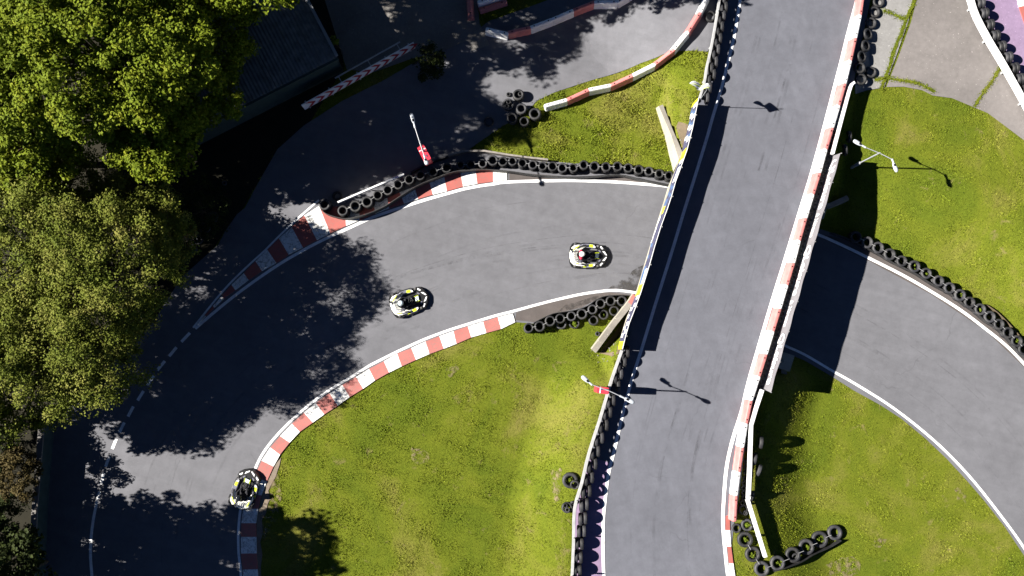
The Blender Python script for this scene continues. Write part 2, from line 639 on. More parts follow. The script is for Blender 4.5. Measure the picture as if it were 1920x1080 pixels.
def PT(u, v, dz=0.0):
    """a point of the ground (plus dz) read off the photograph"""
    z = 0.5
    for _ in range(10):
        p = P(u, v, z + dz)
        z = 0.5 * z + 0.5 * h1(p.x, p.y)
    p = P(u, v, z + dz)
    return Vector((p.x, p.y, h1(p.x, p.y) + dz))


def grid_axis(a, b, step, far):
    inner = list(np.arange(a, b + 1e-6, step))
    lo, hi, d = [], [], step
    x = a
    while x > -far:
        d *= 1.5
        x -= d
        lo.append(x)
    x, d = b, step
    while x < far:
        d *= 1.5
        x += d
        hi.append(x)
    return np.array(lo[::-1] + inner + hi)


def build_terrain():
    xs, ys = grid_axis(-33, 33, 0.2, 900), grid_axis(-17, 27, 0.2, 900)
    X, Y = np.meshgrid(xs, ys)
    Z = hgt(X, Y)
    n1, n2 = X.shape
    V = np.stack([X, Y, Z], -1).reshape(-1, 3)
    i = np.arange(n1 * n2).reshape(n1, n2)
    F = np.stack([i[:-1, :-1], i[:-1, 1:], i[1:, 1:], i[1:, :-1]], -1).reshape(-1, 4)
    o = np_mesh("ground", V, F, M["grass"], smooth=True)
    tag(o, kind="structure")


def np_mesh(name, V, F, mat, smooth=False, parent=None):
    me = bpy.data.meshes.new(name)
    nf, k = F.shape
    me.vertices.add(len(V))
    me.vertices.foreach_set("co", V.astype(np.float32).ravel())
    me.loops.add(nf * k)
    me.loops.foreach_set("vertex_index", F.astype(np.int32).ravel())
    me.polygons.add(nf)
    me.polygons.foreach_set("loop_start", np.arange(0, nf * k, k, dtype=np.int32))
    me.polygons.foreach_set("loop_total", np.full(nf, k, np.int32))
    me.polygons.foreach_set("use_smooth", np.full(nf, smooth, bool))
    me.materials.append(mat)
    me.update(calc_edges=True)
    o = bpy.data.objects.new(name, me)
    col.objects.link(o)
    if parent is not None:
        o.parent = parent
    return o


build_terrain()

PAVED = []     # outlines the grass stays off


def smooth_px(pts, k=6):
    """Catmull-Rom through read-off points so that curves have no corners"""
    out = []
    n = len(pts)
    for i in range(n - 1):
        p0, p1, p2, p3 = pts[max(i - 1, 0)], pts[i], pts[i + 1], pts[min(i + 2, n - 1)]
        for s in range(k):
            t = s / k
            out.append(tuple(0.5 * (2 * p1[a] + (p2[a] - p0[a]) * t + (2 * p0[a] - 5 * p1[a] + 4 * p2[a] - p3[a]) * t * t
                                    + (3 * p1[a] - p0[a] - 3 * p2[a] + p3[a]) * t ** 3) for a in (0, 1)))
    out.append(tuple(pts[-1]))
    return out


def sheet(name, poly, dz, mat, step=0.5, zf=None, pave=True, world_pts=False, skirt=0.0):
    """flat-laid surface draped on the ground: outline in read-off points"""
    if zf is None:
        zf = hgt
        W = poly if world_pts else [PT(u, v, dz) for u, v in poly]
    else:
        W = poly if world_pts else [PR(u, v, dz) for u, v in poly]
    bm = bmesh.new()
    vs = [bm.verts.new((p[0], p[1], 0)) for p in W]
    bm.faces.new(vs)
    bmesh.ops.triangulate(bm, faces=bm.faces[:])
    xs, ys = [p[0] for p in W], [p[1] for p in W]
    if step:
        for ax, (a, b) in enumerate(((min(xs), max(xs)), (min(ys), max(ys)))):
            t = math.floor(a / step) * step + step
            while t < b:
                co, no = ((t, 0, 0), (1, 0, 0)) if ax == 0 else ((0, t, 0), (0, 1, 0))
                bmesh.ops.bisect_plane(bm, geom=bm.verts[:] + bm.edges[:] + bm.faces[:], dist=1e-5, plane_co=co, plane_no=no)
                t += step
    X = np.array([v.co.x for v in bm.verts])
    Y = np.array([v.co.y for v in bm.verts])
    Z = zf(X, Y) + dz
    for v, z in zip(bm.verts, Z):
        v.co.z = z
    bmesh.ops.recalc_face_normals(bm, faces=bm.faces)
    if sum(f.normal.z for f in bm.faces) < 0:
        bmesh.ops.reverse_faces(bm, faces=bm.faces)
    if skirt:
        be = [e for e in bm.edges if e.is_boundary]
        r = bmesh.ops.extrude_edge_only(bm, edges=be)
        for v in r["geom"]:
            if isinstance(v, bmesh.types.BMVert):
                v.co.z -= skirt
    me = bpy.data.meshes.new(name)
    bm.to_mesh(me)
    bm.free()
    me.materials.append(mat)
    o = bpy.data.objects.new(name, me)
    col.objects.link(o)
    if pave:
        PAVED.append([(p[0], p[1]) for p in W])
    return tag(o, kind="structure")


def line(name, pts, w, dz, mat, road=False, k=5):
    """painted line of width w metres along read-off points"""
    f = PR if road else PT
    W = [f(u, v, dz) for u, v in smooth_px(pts, k)]
    mb = MB()
    vs = []
    for i, p in enumerate(W):
        a, b = W[max(i - 1, 0)], W[min(i + 1, len(W) - 1)]
        d = Vector((b.x - a.x, b.y - a.y, 0)).normalized()
        s = Vector((d.y, -d.x, 0)) * (w / 2)
        vs += [p - s, p + s]
    mb.add(vs, [(2 * i, 2 * i + 1, 2 * i + 3, 2 * i + 2) for i in range(len(W) - 1)])
    o = mb.build(name, mat)
    for f_ in o.data.polygons:
        if f_.normal.z < 0:
            f_.flip()
    return tag(o, kind="structure")

# ------------------------------------------------------------------ paved surfaces
KERB2_IN = [(961.5, 588), (933.3, 594.8), (906, 603), (877, 612), (850.4, 620.7), (823.7, 630.4), (797.8, 640), (771, 652.6), (744.7, 663),
            (719.5, 677.3), (692, 691.6), (667.6, 706.8), (642, 722), (617.7, 737.4), (592, 755.7), (569.8, 774), (547.4, 794.4), (525, 817.8),
            (506.7, 839), (490.4, 863.7), (477, 894), (464, 924), (455.8, 954), (452.5, 981), (451.7, 1006.7), (451.7, 1038), (455, 1068), (458, 1110)]
KERB2_OUT = [(966, 604), (939.3, 617), (911.9, 624.4), (883.7, 632.6), (856, 644.7), (831.9, 654), (805.6, 663.7), (780, 674.8), (753.3, 687),
             (729.5, 698.6), (703, 713.4), (680.8, 729), (655.7, 744.5), (633, 760.8), (608, 777), (586.5, 792.4), (562, 809.7), (543, 830),
             (525, 852.5), (512.8, 875), (500, 903), (490, 929), (484, 954), (480, 981), (480.5, 1006.7), (481, 1037.5), (483, 1067.5), (486, 1110)]
KERB1_UP = [(950.5, 322), (924.5, 320), (892, 320.4), (863, 322), (833, 331), (804, 337.7), (776.7, 350), (749, 360.6), (726, 371), (700, 380),
            (674, 388), (646, 388), (598, 386), (570.5, 404), (547, 426), (523, 447), (501, 468), (479, 490), (457, 512), (434, 534), (416, 555),
            (399, 574), (384, 591), (369, 607)]
KERB1_LO = [(950.6, 337.6), (924.6, 340.7), (895, 344.5), (868, 350), (838, 358.5), (811.6, 365), (784, 373), (757.5, 381.5), (729.8, 390.5),
            (704, 400.5), (674, 413), (649, 423.5), (619, 437), (594, 450), (568, 464), (541, 477.5), (518, 493), (491, 508), (466, 525), (441, 544),
            (419, 560), (402, 577), (386, 593), (370, 609)]

track = ([(50, 1160), (70, 900), (95, 800), (200, 690), (290, 600), (340, 520), (392, 474), (409, 459), (423, 432), (445, 401), (459, 390),
          (480, 350), (520, 280), (570, 235), (640, 190), (720, 150), (780, 115), (825, 92), (880, 70), (915, 40), (1000, 10), (1080, -20),
          (1180, -60), (1345, -60), (1349, -20), (1342, 40), (1336, 85), (1326, 97), (1290, 95), (1255, 97), (1230, 108), (1200, 119), (1180, 128),
          (1110, 150), (1040, 173), (1008, 188), (985, 212), (940, 238), (905, 262), (880, 280), (930, 290), (1025, 302), (1100, 308), (1200, 314),
          (1268, 325)]
         + [(1525, 412)] + EDGE_C[1:] + [(1990, 1170)] + EDGE_D[::-1][1:] + [(1465, 668), (1200, 580)]
         + [(1181, 556), (1160, 556), (1135, 558), (1118, 565), (1102, 576), (1081, 583), (1060, 587), (1038, 590), (1018, 598), (1000, 607), (968, 604)]
         + KERB2_OUT[1:] + [(487, 1160)])
sheet("asphalt_track", track, 0.03, M["asphalt"], 0.5)

road_l = [(u - 2, v) for u, v in RAIL_L]
road_r = [(1648, -60), (1632, 0), (1612, 95), (1600, 158), (1586, 203), (1562, 292), (1521, 420), (1501, 482), (1431, 729), (1418, 765), (1402, 810),
          (1394, 860), (1386, 930), (1377, 975), (1372, 1020), (1376, 1080), (1382, 1150)]
sheet("upper_road", road_l + road_r[::-1], 0.03, M["asphalt_road"], 0.5, zf=ZRXY)

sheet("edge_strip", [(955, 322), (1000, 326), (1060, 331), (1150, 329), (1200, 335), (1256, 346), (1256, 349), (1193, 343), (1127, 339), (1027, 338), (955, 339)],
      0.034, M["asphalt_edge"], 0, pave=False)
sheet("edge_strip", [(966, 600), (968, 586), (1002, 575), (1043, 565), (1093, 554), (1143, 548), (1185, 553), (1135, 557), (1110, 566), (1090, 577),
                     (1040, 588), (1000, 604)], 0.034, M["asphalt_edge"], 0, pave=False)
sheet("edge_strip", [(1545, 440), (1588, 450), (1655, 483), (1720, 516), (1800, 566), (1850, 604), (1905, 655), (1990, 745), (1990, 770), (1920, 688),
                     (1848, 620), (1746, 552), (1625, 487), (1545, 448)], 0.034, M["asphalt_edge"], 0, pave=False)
sheet("yard_slab", [(590, -60), (650, 130), (700, 135), (770, 110), (825, 97), (875, 76), (884.4, 95.4), (918, 84), (899, 43), (890, -60)], 0.05,
      M["concrete_dark"], 0.5, skirt=0.06)
sheet("yard_concrete", [(1655, -60), (1638, 0), (1618, 90), (1603, 158), (1604, 176), (1626, 169), (1658, 164), (1663, 150), (1680, 106), (1703, 40), (1726, -60)],
      0.05, M["concrete_pale"], 0.4)
sheet("yard_concrete", [(1662, 163), (1667, 150), (1684, 108), (1708, 42), (1732, -60), (1800, -60), (1826, 0), (1870, 75), (1922, 185), (1960, 258), (1990, 312),
                        (1914.7, 259), (1881, 233.6), (1852, 212), (1821, 199), (1785, 184), (1749, 179), (1729, 169), (1695, 162.5)],
      0.05, M["concrete"], 0.4)
sheet("painted_run_off", [(1806, -60), (1832, 0), (1876, 75), (1928, 185), (1966, 258), (1990, 305), (1990, -60)], 0.06, M["purple"], 0.5)
sheet("painted_run_off", [(1107, 856), (1094, 908), (1080, 957), (1078, 1018), (1076, 1080), (1073, 1150), (1131, 1150), (1131, 1080), (1129, 1017),
                          (1129, 973), (1133.6, 929), (1139, 884), (1143, 868)], 0.042, M["purple"], 0.5, zf=ZRXY, pave=False)
sheet("shade_dark_litter", [(-500, -400), (575, -400), (645, 125), (575, 240), (520, 282), (478, 352), (455, 392), (420, 436), (392, 478), (340, 525), (290, 605), (200, 695), (98, 800), (72, 900), (52, 1160), (-500, 1160)],
      0.02, M["litter"], 0, pave=True)  # dark sheet that paints the tree shade onto the ground
sheet("gravel_verge", [(513, 875), (501, 903), (491, 930), (485, 955), (481, 985), (481, 1040), (484, 1090), (490, 1090), (489, 1062), (492, 1040), (488, 1016), (493, 1000), (491, 975), (499, 962), (501, 948), (506, 935),
                       (503, 920), (510, 905), (516, 896), (524, 872), (527, 858)], 0.035, M["gravel"], 0)
sheet("bare_soil", [(1272, 228), (1298, 236), (1292, 275), (1280, 305), (1270, 282), (1259, 250)], 0.03, M["soil"], 0.3)
sheet("bare_soil", [(1124, 662), (1190, 572), (1184, 605), (1166, 660), (1148, 668)], 0.03, M["soil"], 0.3)


def moss_strip(pts, w):
    W = [PT(u, v, 0.07) for u, v in smooth_px(pts, 8)]
    mb = MB()
    vs = []
    for i, p in enumerate(W):
        a, b = W[max(i - 1, 0)], W[min(i + 1, len(W) - 1)]
        d = Vector((b.x - a.x, b.y - a.y, 0)).normalized()
        s = Vector((d.y, -d.x, 0))
        k = w * 0.36
        vs += [p - s * k * random.uniform(0.5, 1.35), p + s * k * random.uniform(0.5, 1.35)]
    mb.add(vs, [(2 * i, 2 * i + 1, 2 * i + 3, 2 * i + 2) for i in range(len(W) - 1)])
    MOSS.append(W)
    return mb


MOSS = []
for name_, pts_, w_ in (("m", [(1719, -20), (1714, 2), (1701, 32), (1690, 62), (1676, 95), (1668, 125), (1659, 148), (1652, 168)], 0.26),
                        ("m", [(1657, 20), (1672, 25), (1690, 34), (1697, 33)], 0.14),
                        ("m", [(1883, 119), (1872, 132), (1858, 155), (1844, 173), (1827, 200)], 0.2),
                        ("m", [(1640, 150), (1660, 146), (1686, 150), (1712, 154), (1732, 161), (1752, 172)], 0.2)):
    tag(moss_strip(pts_, w_).build("moss_joint", M["moss"]), kind="stuff")

# painted lines
LW = M["white_line"]
line("white_line", [(453, 1110), (451, 1068), (447.5, 1038), (446.7, 1006), (448, 980), (451.5, 953), (460, 922), (473, 892), (486.5, 861), (503, 835.5), (521, 814),
                    (544, 790.5), (566.5, 770), (589, 751.5), (614.5, 733.5), (639, 718), (665, 702.5), (690, 687), (717, 673), (742, 660.5), (769, 648),
                    (796, 636), (822, 626), (849, 616.5), (876, 608), (905, 599), (932, 591), (960, 584), (1002, 572.5), (1043, 562), (1093, 551),
                    (1143, 544.5), (1170, 545.5), (1196, 550), (1230, 560), (1320, 585), (1400, 612), (1470, 647), (1509, 665), (1560, 695), (1600, 717.5),
                    (1665, 758), (1722, 801), (1775, 848), (1828, 905), (1885, 978), (1920, 1027), (1960, 1090)], 0.14, 0.038, LW, k=4)
line("white_line", [(366, 616), (437, 556.7), (512, 503), (570.6, 468), (618, 444), (651, 429), (700, 407), (760, 386.5), (800.8, 373.6), (838, 363),
                    (869, 354.5), (900, 348.5), (925, 345), (943, 342), (980, 340), (1026.7, 339), (1075, 338.5), (1126.7, 340), (1160, 341.5), (1193, 344),
                    (1256.7, 350), (1330, 366), (1430, 400), (1534, 440), (1557.4, 450), (1586, 463), (1628.7, 483.7), (1691, 515), (1746.7, 547),
                    (1802, 582), (1848, 616.7), (1885.6, 647), (1920, 682), (1965, 732)], 0.165, 0.038, LW, k=4)
line("white_line", [(362, 614.5), (418, 545.6), (460, 503), (495.5, 470.6), (523, 443), (560, 408), (598, 375)], 0.11, 0.038, LW, k=4)
line("white_line", [(175, 1110), (172.4, 1080), (169.6, 1038), (172.4, 992), (179, 953), (186.5, 921.7)], 0.16, 0.038, LW, k=4)
dm = MB()
for a_, b_ in (((189, 908), (194.6, 887)), ((198, 875), (205, 855.5)), ((210.4, 841.8), (218, 823)), ((223.8, 811), (233, 792)), ((240, 781), (250, 762)),
               ((258, 751), (269, 733)), ((276, 722.5), (288.5, 704.6)), ((295, 694), (309, 677)), ((317, 668), (331, 651)), ((340, 641), (356, 624))):
    p, q = PT(*a_, 0.038), PT(*b_, 0.038)
    d = (q - p).normalized()
    s = Vector((d.y, -d.x, 0)) * 0.085
    dm.add([p - s, p + s, q + s, q - s], [(0, 1, 2, 3)])
tag(dm.build("dashed_line", LW), kind="structure")
ROAD_LINE_L = [(1400, -60), (1387.8, 0), (1376.7, 66.7), (1363, 124), (1353, 164), (1335.6, 222), (1325, 260), (1296.6, 351.6), (1281.4, 400), (1260.5, 469.4),
               (1230, 566.7), (1213, 622), (1202, 658), (1184.4, 713), (1166.7, 780), (1151, 847), (1141, 888), (1135.6, 929), (1131.3, 973), (1130.5, 1017.8),
               (1132, 1080), (1136, 1150)]
ROAD_LINE_R = [(1620, -60), (1606.7, 0), (1589, 66.7), (1576, 120), (1566.7, 155.5), (1546.7, 233), (1523, 320), (1492.8, 418.6), (1474, 480), (1446.7, 568),
               (1420.7, 656), (1407.8, 700), (1400, 730), (1390, 772), (1372.6, 828), (1362, 878.6), (1357, 938), (1355.6, 985), (1360.8, 1044.6), (1365, 1080),
               (1376, 1150)]
line("white_line", ROAD_LINE_L, 0.17, 0.048, LW, road=True)
line("white_line", ROAD_LINE_R, 0.19, 0.048, LW, road=True)


def kerb(name, a, b, first, z0=0.02, z1=0.075, road=False, red="red_kerb"):
    """raised kerb, stripes between paired points a (one edge) and b (the other)"""
    f = PR if road else PT
    mb = MB()
    A = [f(u, v, z1) for u, v in a]
    B = [f(u, v, z1) for u, v in b]
    for i in range(len(A) - 1):
        mi = (i + first) % 2
        for lo, hi in ((0, 1),):
            mb.add([A[i], A[i + 1], B[i + 1], B[i]], [(0, 1, 2, 3)], mi)
        for p, q in ((A[i], A[i + 1]), (B[i + 1], B[i])):
            mb.add([p, q, q - Vector((0, 0, z1 - z0 + 0.04)), p - Vector((0, 0, z1 - z0 + 0.04))], [(0, 1, 2, 3)], mi)
    for p, q in ((A[0], B[0]), (A[-1], B[-1])):
        mb.add([p, q, q - Vector((0, 0, z1)), p - Vector((0, 0, z1))], [(0, 1, 2, 3)], 0)
    o = mb.build(name, [M["white_kerb"], M[red]])
    return tag(o, kind="structure")


kerb("kerb", KERB1_UP, KERB1_LO, 0)
kerb("kerb", KERB2_IN, KERB2_OUT, 0, red="red_kerb2")
kerb("kerb", [(1361, 967), (1360.5, 994), (1364, 1025), (1367, 1056), (1371, 1090), (1378, 1150)],
     [(1368, 967), (1369, 994), (1371, 1025), (1375, 1056), (1380, 1090), (1388, 1150)], 1, z1=0.07, road=True)
kerb("kerb", [(1890, -60), (1911, 13), (1925, 55), (1940, 100)], [(1990, -60), (1990, -5), (1990, 35), (1990, 75)], 0, z1=0.12)

# ------------------------------------------------------------------ bridge
A0, B0, C0, D0 = P(1268, 320), P(1528, 408), P(1470, 674), P(1200, 585)


def xl(y):
    return float(np.interp(y, _ly, _lx))


def xr(y):
    return float(np.interp(y, _ry, _rx))


bridge = empty("bridge", ((A0.x + C0.x) / 2, (A0.y + C0.y) / 2, 0))
tag(bridge, "low concrete road bridge carrying the grey road over the lower kart track", "bridge")
bo = Vector(bridge.location)


def loc_(pts):
    return [tuple(Vector(p) - bo) for p in pts]


mb = MB()
left = [(xl(y) - 0.12, y) for y in np.linspace(A0.y + 1.3, D0.y - 1.3, 14)]
right = [(xr(y) + 0.28, y) for y in np.linspace(C0.y - 1.3, B0.y + 1.3, 14)]
ol = [(x - bo.x, y - bo.y) for x, y in left + right]
mb.prism(ol, 1.30, 1.74)
mb.build("deck", M["wall_concrete"], bridge)
for (p, q, sgn, nm) in ((A0, B0, 1, "abutment"), (D0, C0, -1, "abutment")):
    d = (q - p).normalized()
    n = Vector((-d.y, d.x, 0)) * sgn
    mb = MB()
    a, b = p - d * 0.1 - n * 0.25, q + d * 0.1 - n * 0.25
    mb.add(loc_([Vector((a.x, a.y, z)) for z in (-0.1, 1.296)] + [Vector((b.x, b.y, z)) for z in (1.296, -0.1)]
                + [Vector((a.x + n.x * 0.9, a.y + n.y * 0.9, z)) for z in (-0.1, 1.296)]
                + [Vector((b.x + n.x * 0.9, b.y + n.y * 0.9, z)) for z in (1.296, -0.1)]),
           [(0, 1, 2, 3), (7, 6, 5, 4), (0, 4, 5, 1), (1, 5, 6, 2), (2, 6, 7, 3), (3, 7, 4, 0)])
    mb.build(nm, M["wall_concrete"], bridge)


def wing(pts_top_l, pts_top_r, pts_bot_l, pts_bot_r, zt, label, mats="wall_concrete"):
    """sloping retaining wall: quads between the read-off top strip and its feet (list of stations)"""
    mb = MB()
    n = len(zt)
    tl = [P(u, v, z) for (u, v), z in zip(pts_top_l, zt)]
    tr = [P(u, v, z) for (u, v), z in zip(pts_top_r, zt)]
    bl = [P(u, v, -0.05) for u, v in pts_bot_l]
    if pts_bot_r is None:
        br = [Vector((p.x + 0.04, p.y, -0.05)) for p in tr]
    else:
        br = [P(u, v, -0.05) for u, v in pts_bot_r]
    vs = tl + tr + bl + br
    fs = []
    for i in range(n - 1):
        fs += [(i, i + 1, n + i + 1, n + i), (2 * n + i, 2 * n + i + 1, i + 1, i), (n + i, n + i + 1, 3 * n + i + 1, 3 * n + i),
               (2 * n + i, 3 * n + i, 3 * n + i + 1, 2 * n + i + 1)]
    fs += [(0, n, 3 * n, 2 * n), (n - 1, 2 * n - 1, 4 * n - 1, 3 * n - 1)]
    c = sum((Vector((p.x, p.y, 0)) for p in tl + tr), Vector()) / (2 * n)
    for i_, f_ in enumerate(fs):
        mb.add([vs[k] - c for k in f_], [(0, 1, 2, 3)], 1 if i_ < 4 * (n - 1) and i_ % 4 == 0 else 0)
    o = mb.build("wing_wall", [M[mats], M["wall_top"]])
    o.location = c
    return tag(o, label, "wall", "wing walls at the bridge ends")


wing([(1235, 199), (1258.5, 252.6), (1273, 300)], [(1243, 196), (1263, 247), (1281, 288)], [(1229, 203), (1245.6, 256), (1262, 323)], None, [0.75, 1.25, 1.75],
     "sunlit pale concrete wing wall sloping through the grass left of the bridge")
wing([(1109, 655), (1150, 600), (1188, 552)], [(1118, 661), (1157, 608), (1196, 560)], [(1107, 653), (1147.5, 599), (1184, 551)], None, [1.0, 1.35, 1.7],
     "narrow concrete wing wall with pink end beside the lower tyre cluster")
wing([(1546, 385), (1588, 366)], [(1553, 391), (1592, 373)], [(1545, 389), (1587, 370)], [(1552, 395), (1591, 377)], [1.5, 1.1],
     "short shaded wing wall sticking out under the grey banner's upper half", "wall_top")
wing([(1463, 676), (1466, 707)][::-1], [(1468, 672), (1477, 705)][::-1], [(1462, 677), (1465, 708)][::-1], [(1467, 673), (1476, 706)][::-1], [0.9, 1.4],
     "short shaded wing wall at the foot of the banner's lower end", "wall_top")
# pink painted cap on the second wing wall
mbp = MB()
q = [P(1178, 566, 1.76), P(1188, 551.5, 1.76), P(1195, 558, 1.76), P(1186, 572, 1.76)]
mbp.add(q + [p - Vector((0, 0, 0.5)) for p in q], [(0, 1, 2, 3), (0, 4, 5, 1), (1, 5, 6, 2), (2, 6, 7, 3), (3, 7, 4, 0)])
ww = [o for o in bpy.data.objects if o.name.startswith("wing_wall.001")][0]
capo = mbp.build("painted_cap", M["red_kerb2"], ww)
capo.location = -Vector(ww.location)

# left bridge fence: boarded panels
LF = [(1310.5, 183), (1308, 193), (1303.5, 215), (1299.4, 236.5), (1294, 258), (1288.5, 280), (1276.5, 313.6), (1266.9, 340), (1259, 368), (1251.8, 390), (1239, 425), (1227, 463.7),
      (1218, 496), (1202, 547), (1192, 575), (1180, 605.6), (1173, 630), (1167, 655)]
FH = 1.42
LFW = [PR(u, v, FH) for u, v in LF]
LFW = [Vector((p.x, p.y, p.z - FH)) for p in LFW]
fc = LFW[8].copy()
fence = empty("panel_fence", fc)
tag(fence, "dark boarded panel fence along the left edge of the bridge", "fence")
mb = MB()
mb.sweep([p - fc for p in LFW], 0.05, -0.02, FH - 0.02)
mb.build("panel", M["dark"], fence)
mb = MB()
mb.sweep([p - fc for p in LFW], 0.035, FH - 0.017, FH)
mb.build("top_rail", M["rail_white"], fence)
for i in range(0, len(LFW), 2):
    p = LFW[i] - fc
    mb = MB()
    mb.box((p.x + 0.07, p.y, FH / 2 - 0.02), (0.05, 0.05, FH), 0.3)
    mb.build("post", M["rail_grey"], fence)

# advertising banner on the outside of that fence
W2 = []
NSEG = 66
cum = [0]
for i in range(1, len(LFW)):
    cum.append(cum[-1] + (LFW[i] - LFW[i - 1]).length)
tot = cum[-1]


def along(P_, cum_, s):
    s = min(max(s, 0), cum_[-1])
    for i in range(1, len(P_)):
        if s <= cum_[i] + 1e-9:
            t = (s - cum_[i - 1]) / (cum_[i] - cum_[i - 1])
            return P_[i - 1].lerp(P_[i], t)
    return P_[-1].copy()


def v_at(s):
    return 193 + (655 - 193) * s / tot


bn = empty("advertising_banner", fc)
tag(bn, "long navy, white and yellow banner hung outside the dark bridge fence", "banner")
mb = MB()
vs, fs, mi = [], [], []
for i in range(NSEG + 1):
    s = tot * i / NSEG
    p = along(LFW, cum, s)
    q = along(LFW, cum, min(s + 0.1, tot)) - along(LFW, cum, max(s - 0.1, 0))
    d = Vector((q.x, q.y, 0)).normalized()
    sd_ = Vector((d.y, -d.x, 0))
    for z, k in ((FH - 0.04, 0.04), (0.70, 0.055 + 0.012 * math.sin(i * 0.9)), (0.15, 0.07 + 0.02 * math.sin(i * 0.7 + 1))):
        vs.append(p - fc + sd_ * (-k) * (-1 if sd_.x > 0 else 1) * (-1) * 1.0 + Vector((0, 0, z)))
sx = -1


def bcol(v, row):
    if v < 203 or 287 <= v < 303 or 388 <= v < 403 and row == 1 or 536 <= v < 557 or v > 638:
        return 2
    if 206 <= v < 284:
        return (0, 1, 0, 0, 3)[int(v / 4 + row * 2) % 5]
    if 305 <= v < 350:
        return (1, 0, 1)[int(v / 6) % 3] if row == 0 else 0
    if 350 <= v < 388:
        return (0, 3)[int(v / 9 + row) % 2]
    if 388 <= v < 405:
        return 0
    if 405 <= v < 462:
        return 1 if row == 1 and False else 0
    if 462 <= v < 505:
        return 0 if row == 0 or int(v / 7) % 3 else 3
    if 505 <= v < 534:
        return 1 if row == 0 else 3
    return (0, 0, 1)[int(v / 4 + row) % 3]


for i in range(NSEG):
    v = v_at(tot * (i + 0.5) / NSEG)
    for r_ in (0, 1):
        a = i * 3 + r_
        mb.add([vs[a], vs[a + 3], vs[a + 4], vs[a + 1]], [(0, 1, 2, 3)], bcol(v, r_))
o = mb.build("banner_sheet", [M["navy"], M["print_white"], M["yellow"], M["blue"]], bn)


def text_mesh(body, size, mat, name, parent, m4, extrude=0.004, bold=True):
    cu = bpy.data.curves.new(name, "FONT")
    cu.body = body
    cu.size = size
    cu.extrude = extrude
    if bold:
        cu.offset = size * 0.022
    cu.resolution_u = 3
    tmp = bpy.data.objects.new("t", cu)
    col.objects.link(tmp)
    bpy.context.view_layer.update()
    me = bpy.data.meshes.new_from_object(tmp)
    bpy.data.objects.remove(tmp)
    me.transform(m4)
    me.materials.clear()
    me.materials.append(mat)
    ob = bpy.data.objects.new(name, me)
    col.objects.link(ob)
    ob.parent = parent
    return ob


def basis(o_, x, y, z):
    m = Matrix.Identity(4)
    for i, a in enumerate((x, y, z)):
        m[0][i], m[1][i], m[2][i] = a
    m.translation = o_
    return m


s0 = tot * (408 - 193) / (655 - 193)
p0, p1 = along(LFW, cum, s0), along(LFW, cum, s0 + 1.5)
dx = Vector((p1.x - p0.x, p1.y - p0.y, 0)).normalized()
nn = Vector((dx.y, -dx.x, 0))
if nn.x > 0:
    nn = -nn
up = Vector((0, 0, 1))
text_mesh("QLeisure", 0.42, M["print_white"], "lettering", bn, basis(p0 - fc + nn * 0.12 + up * 0.35, dx, up * 1.2, nn), 0.01)

# right side: tall grey banner with lettering on its inner face
RB = [PR(1560.8, 292, 0.12), PR(1431, 729, 0.12)]
RB = [Vector((p.x, p.y, float(ZR(p.y)))) for p in RB]
RT = [PR(1576.5, 287, 1.22), PR(1445, 736, 1.22)]
rc = (RB[0] + RB[1]) / 2
bb = empty("lettered_banner", rc)
tag(bb, "long pale grey banner lettered in white along the right edge of the bridge", "banner")
N = 60
mb = MB()
for i in range(N):
    for j in range(4):
        q = []
        for a, b in ((i, j), (i + 1, j), (i + 1, j + 1), (i, j + 1)):
            t, w = a / N, b / 4
            lo, hi = RB[0].lerp(RB[1], t) + Vector((0, 0, 0.08)), RT[0].lerp(RT[1], t)
            hi = Vector((hi.x, hi.y, float(ZR(hi.y)) + 1.22))
            p = lo.lerp(hi, w)
            p.x += 0.02 * math.sin(a * 0.8 + b) + (0.012 * math.sin(a * 2.1) if b == 0 else 0)
            q.append(p - rc)
        mb.add(q, [(0, 1, 2, 3)], 0, True)
mb.build("banner_sheet", M["banner_mesh"], bb)
dxr = (RB[1] - RB[0])
LR = dxr.length
dxr.normalize()
mid_lo, mid_hi = RB[0].lerp(RB[1], 0.5), RT[0].lerp(RT[1], 0.5)
upr = (Vector((mid_hi.x, mid_hi.y, mid_hi.z)) - (mid_lo + Vector((0, 0, 0.08))))
upr = (upr - dxr * upr.dot(dxr)).normalized()
nr = dxr.cross(upr).normalized()
if nr.x > 0:
    nr = -nr


def bt(body, va, vb, up0, size, squeeze=1.0):
    """text from photograph row va to vb along the banner"""
    t0, t1 = (va - 292) / (729 - 292), (vb - 292) / (729 - 292)
    o0 = RB[0].lerp(RB[1], t0) - rc + upr * up0 + nr * 0.03
    ob = text_mesh(body, size, M["print_white"], "lettering", bb, Matrix.Identity(4), 0.003)
    xs = [v.co.x for v in ob.data.vertices]
    w = max(xs) - min(xs)
    k = (t1 - t0) * LR / w
    ob.data.transform(basis(o0, dxr * k, upr, dxr.cross(upr)))
    if dxr.cross(upr).x > 0:
        pass
    return ob


bt("QLeisure", 303, 396, 0.40, 0.86)
bt("& Xtreme", 404, 449, 0.38, 0.56)
bt("QLeisure", 464, 557, 0.40, 0.86)
bt("& Xtreme", 566, 615, 0.38, 0.56)
bt("QLeisure", 627, 720, 0.40, 0.86)
for i in range(9):
    t = i / 8
    lo, hi = RB[0].lerp(RB[1], t), RT[0].lerp(RT[1], t)
    a, b = lo - rc + Vector((0.06, 0, 0.0)), Vector((hi.x + 0.05, hi.y, float(ZR(hi.y)) + 1.2)) - rc
    mb = MB()
    mb.tube([a, b], 0.022, 6)
    mb.build("post", M["rail_grey"], bb)


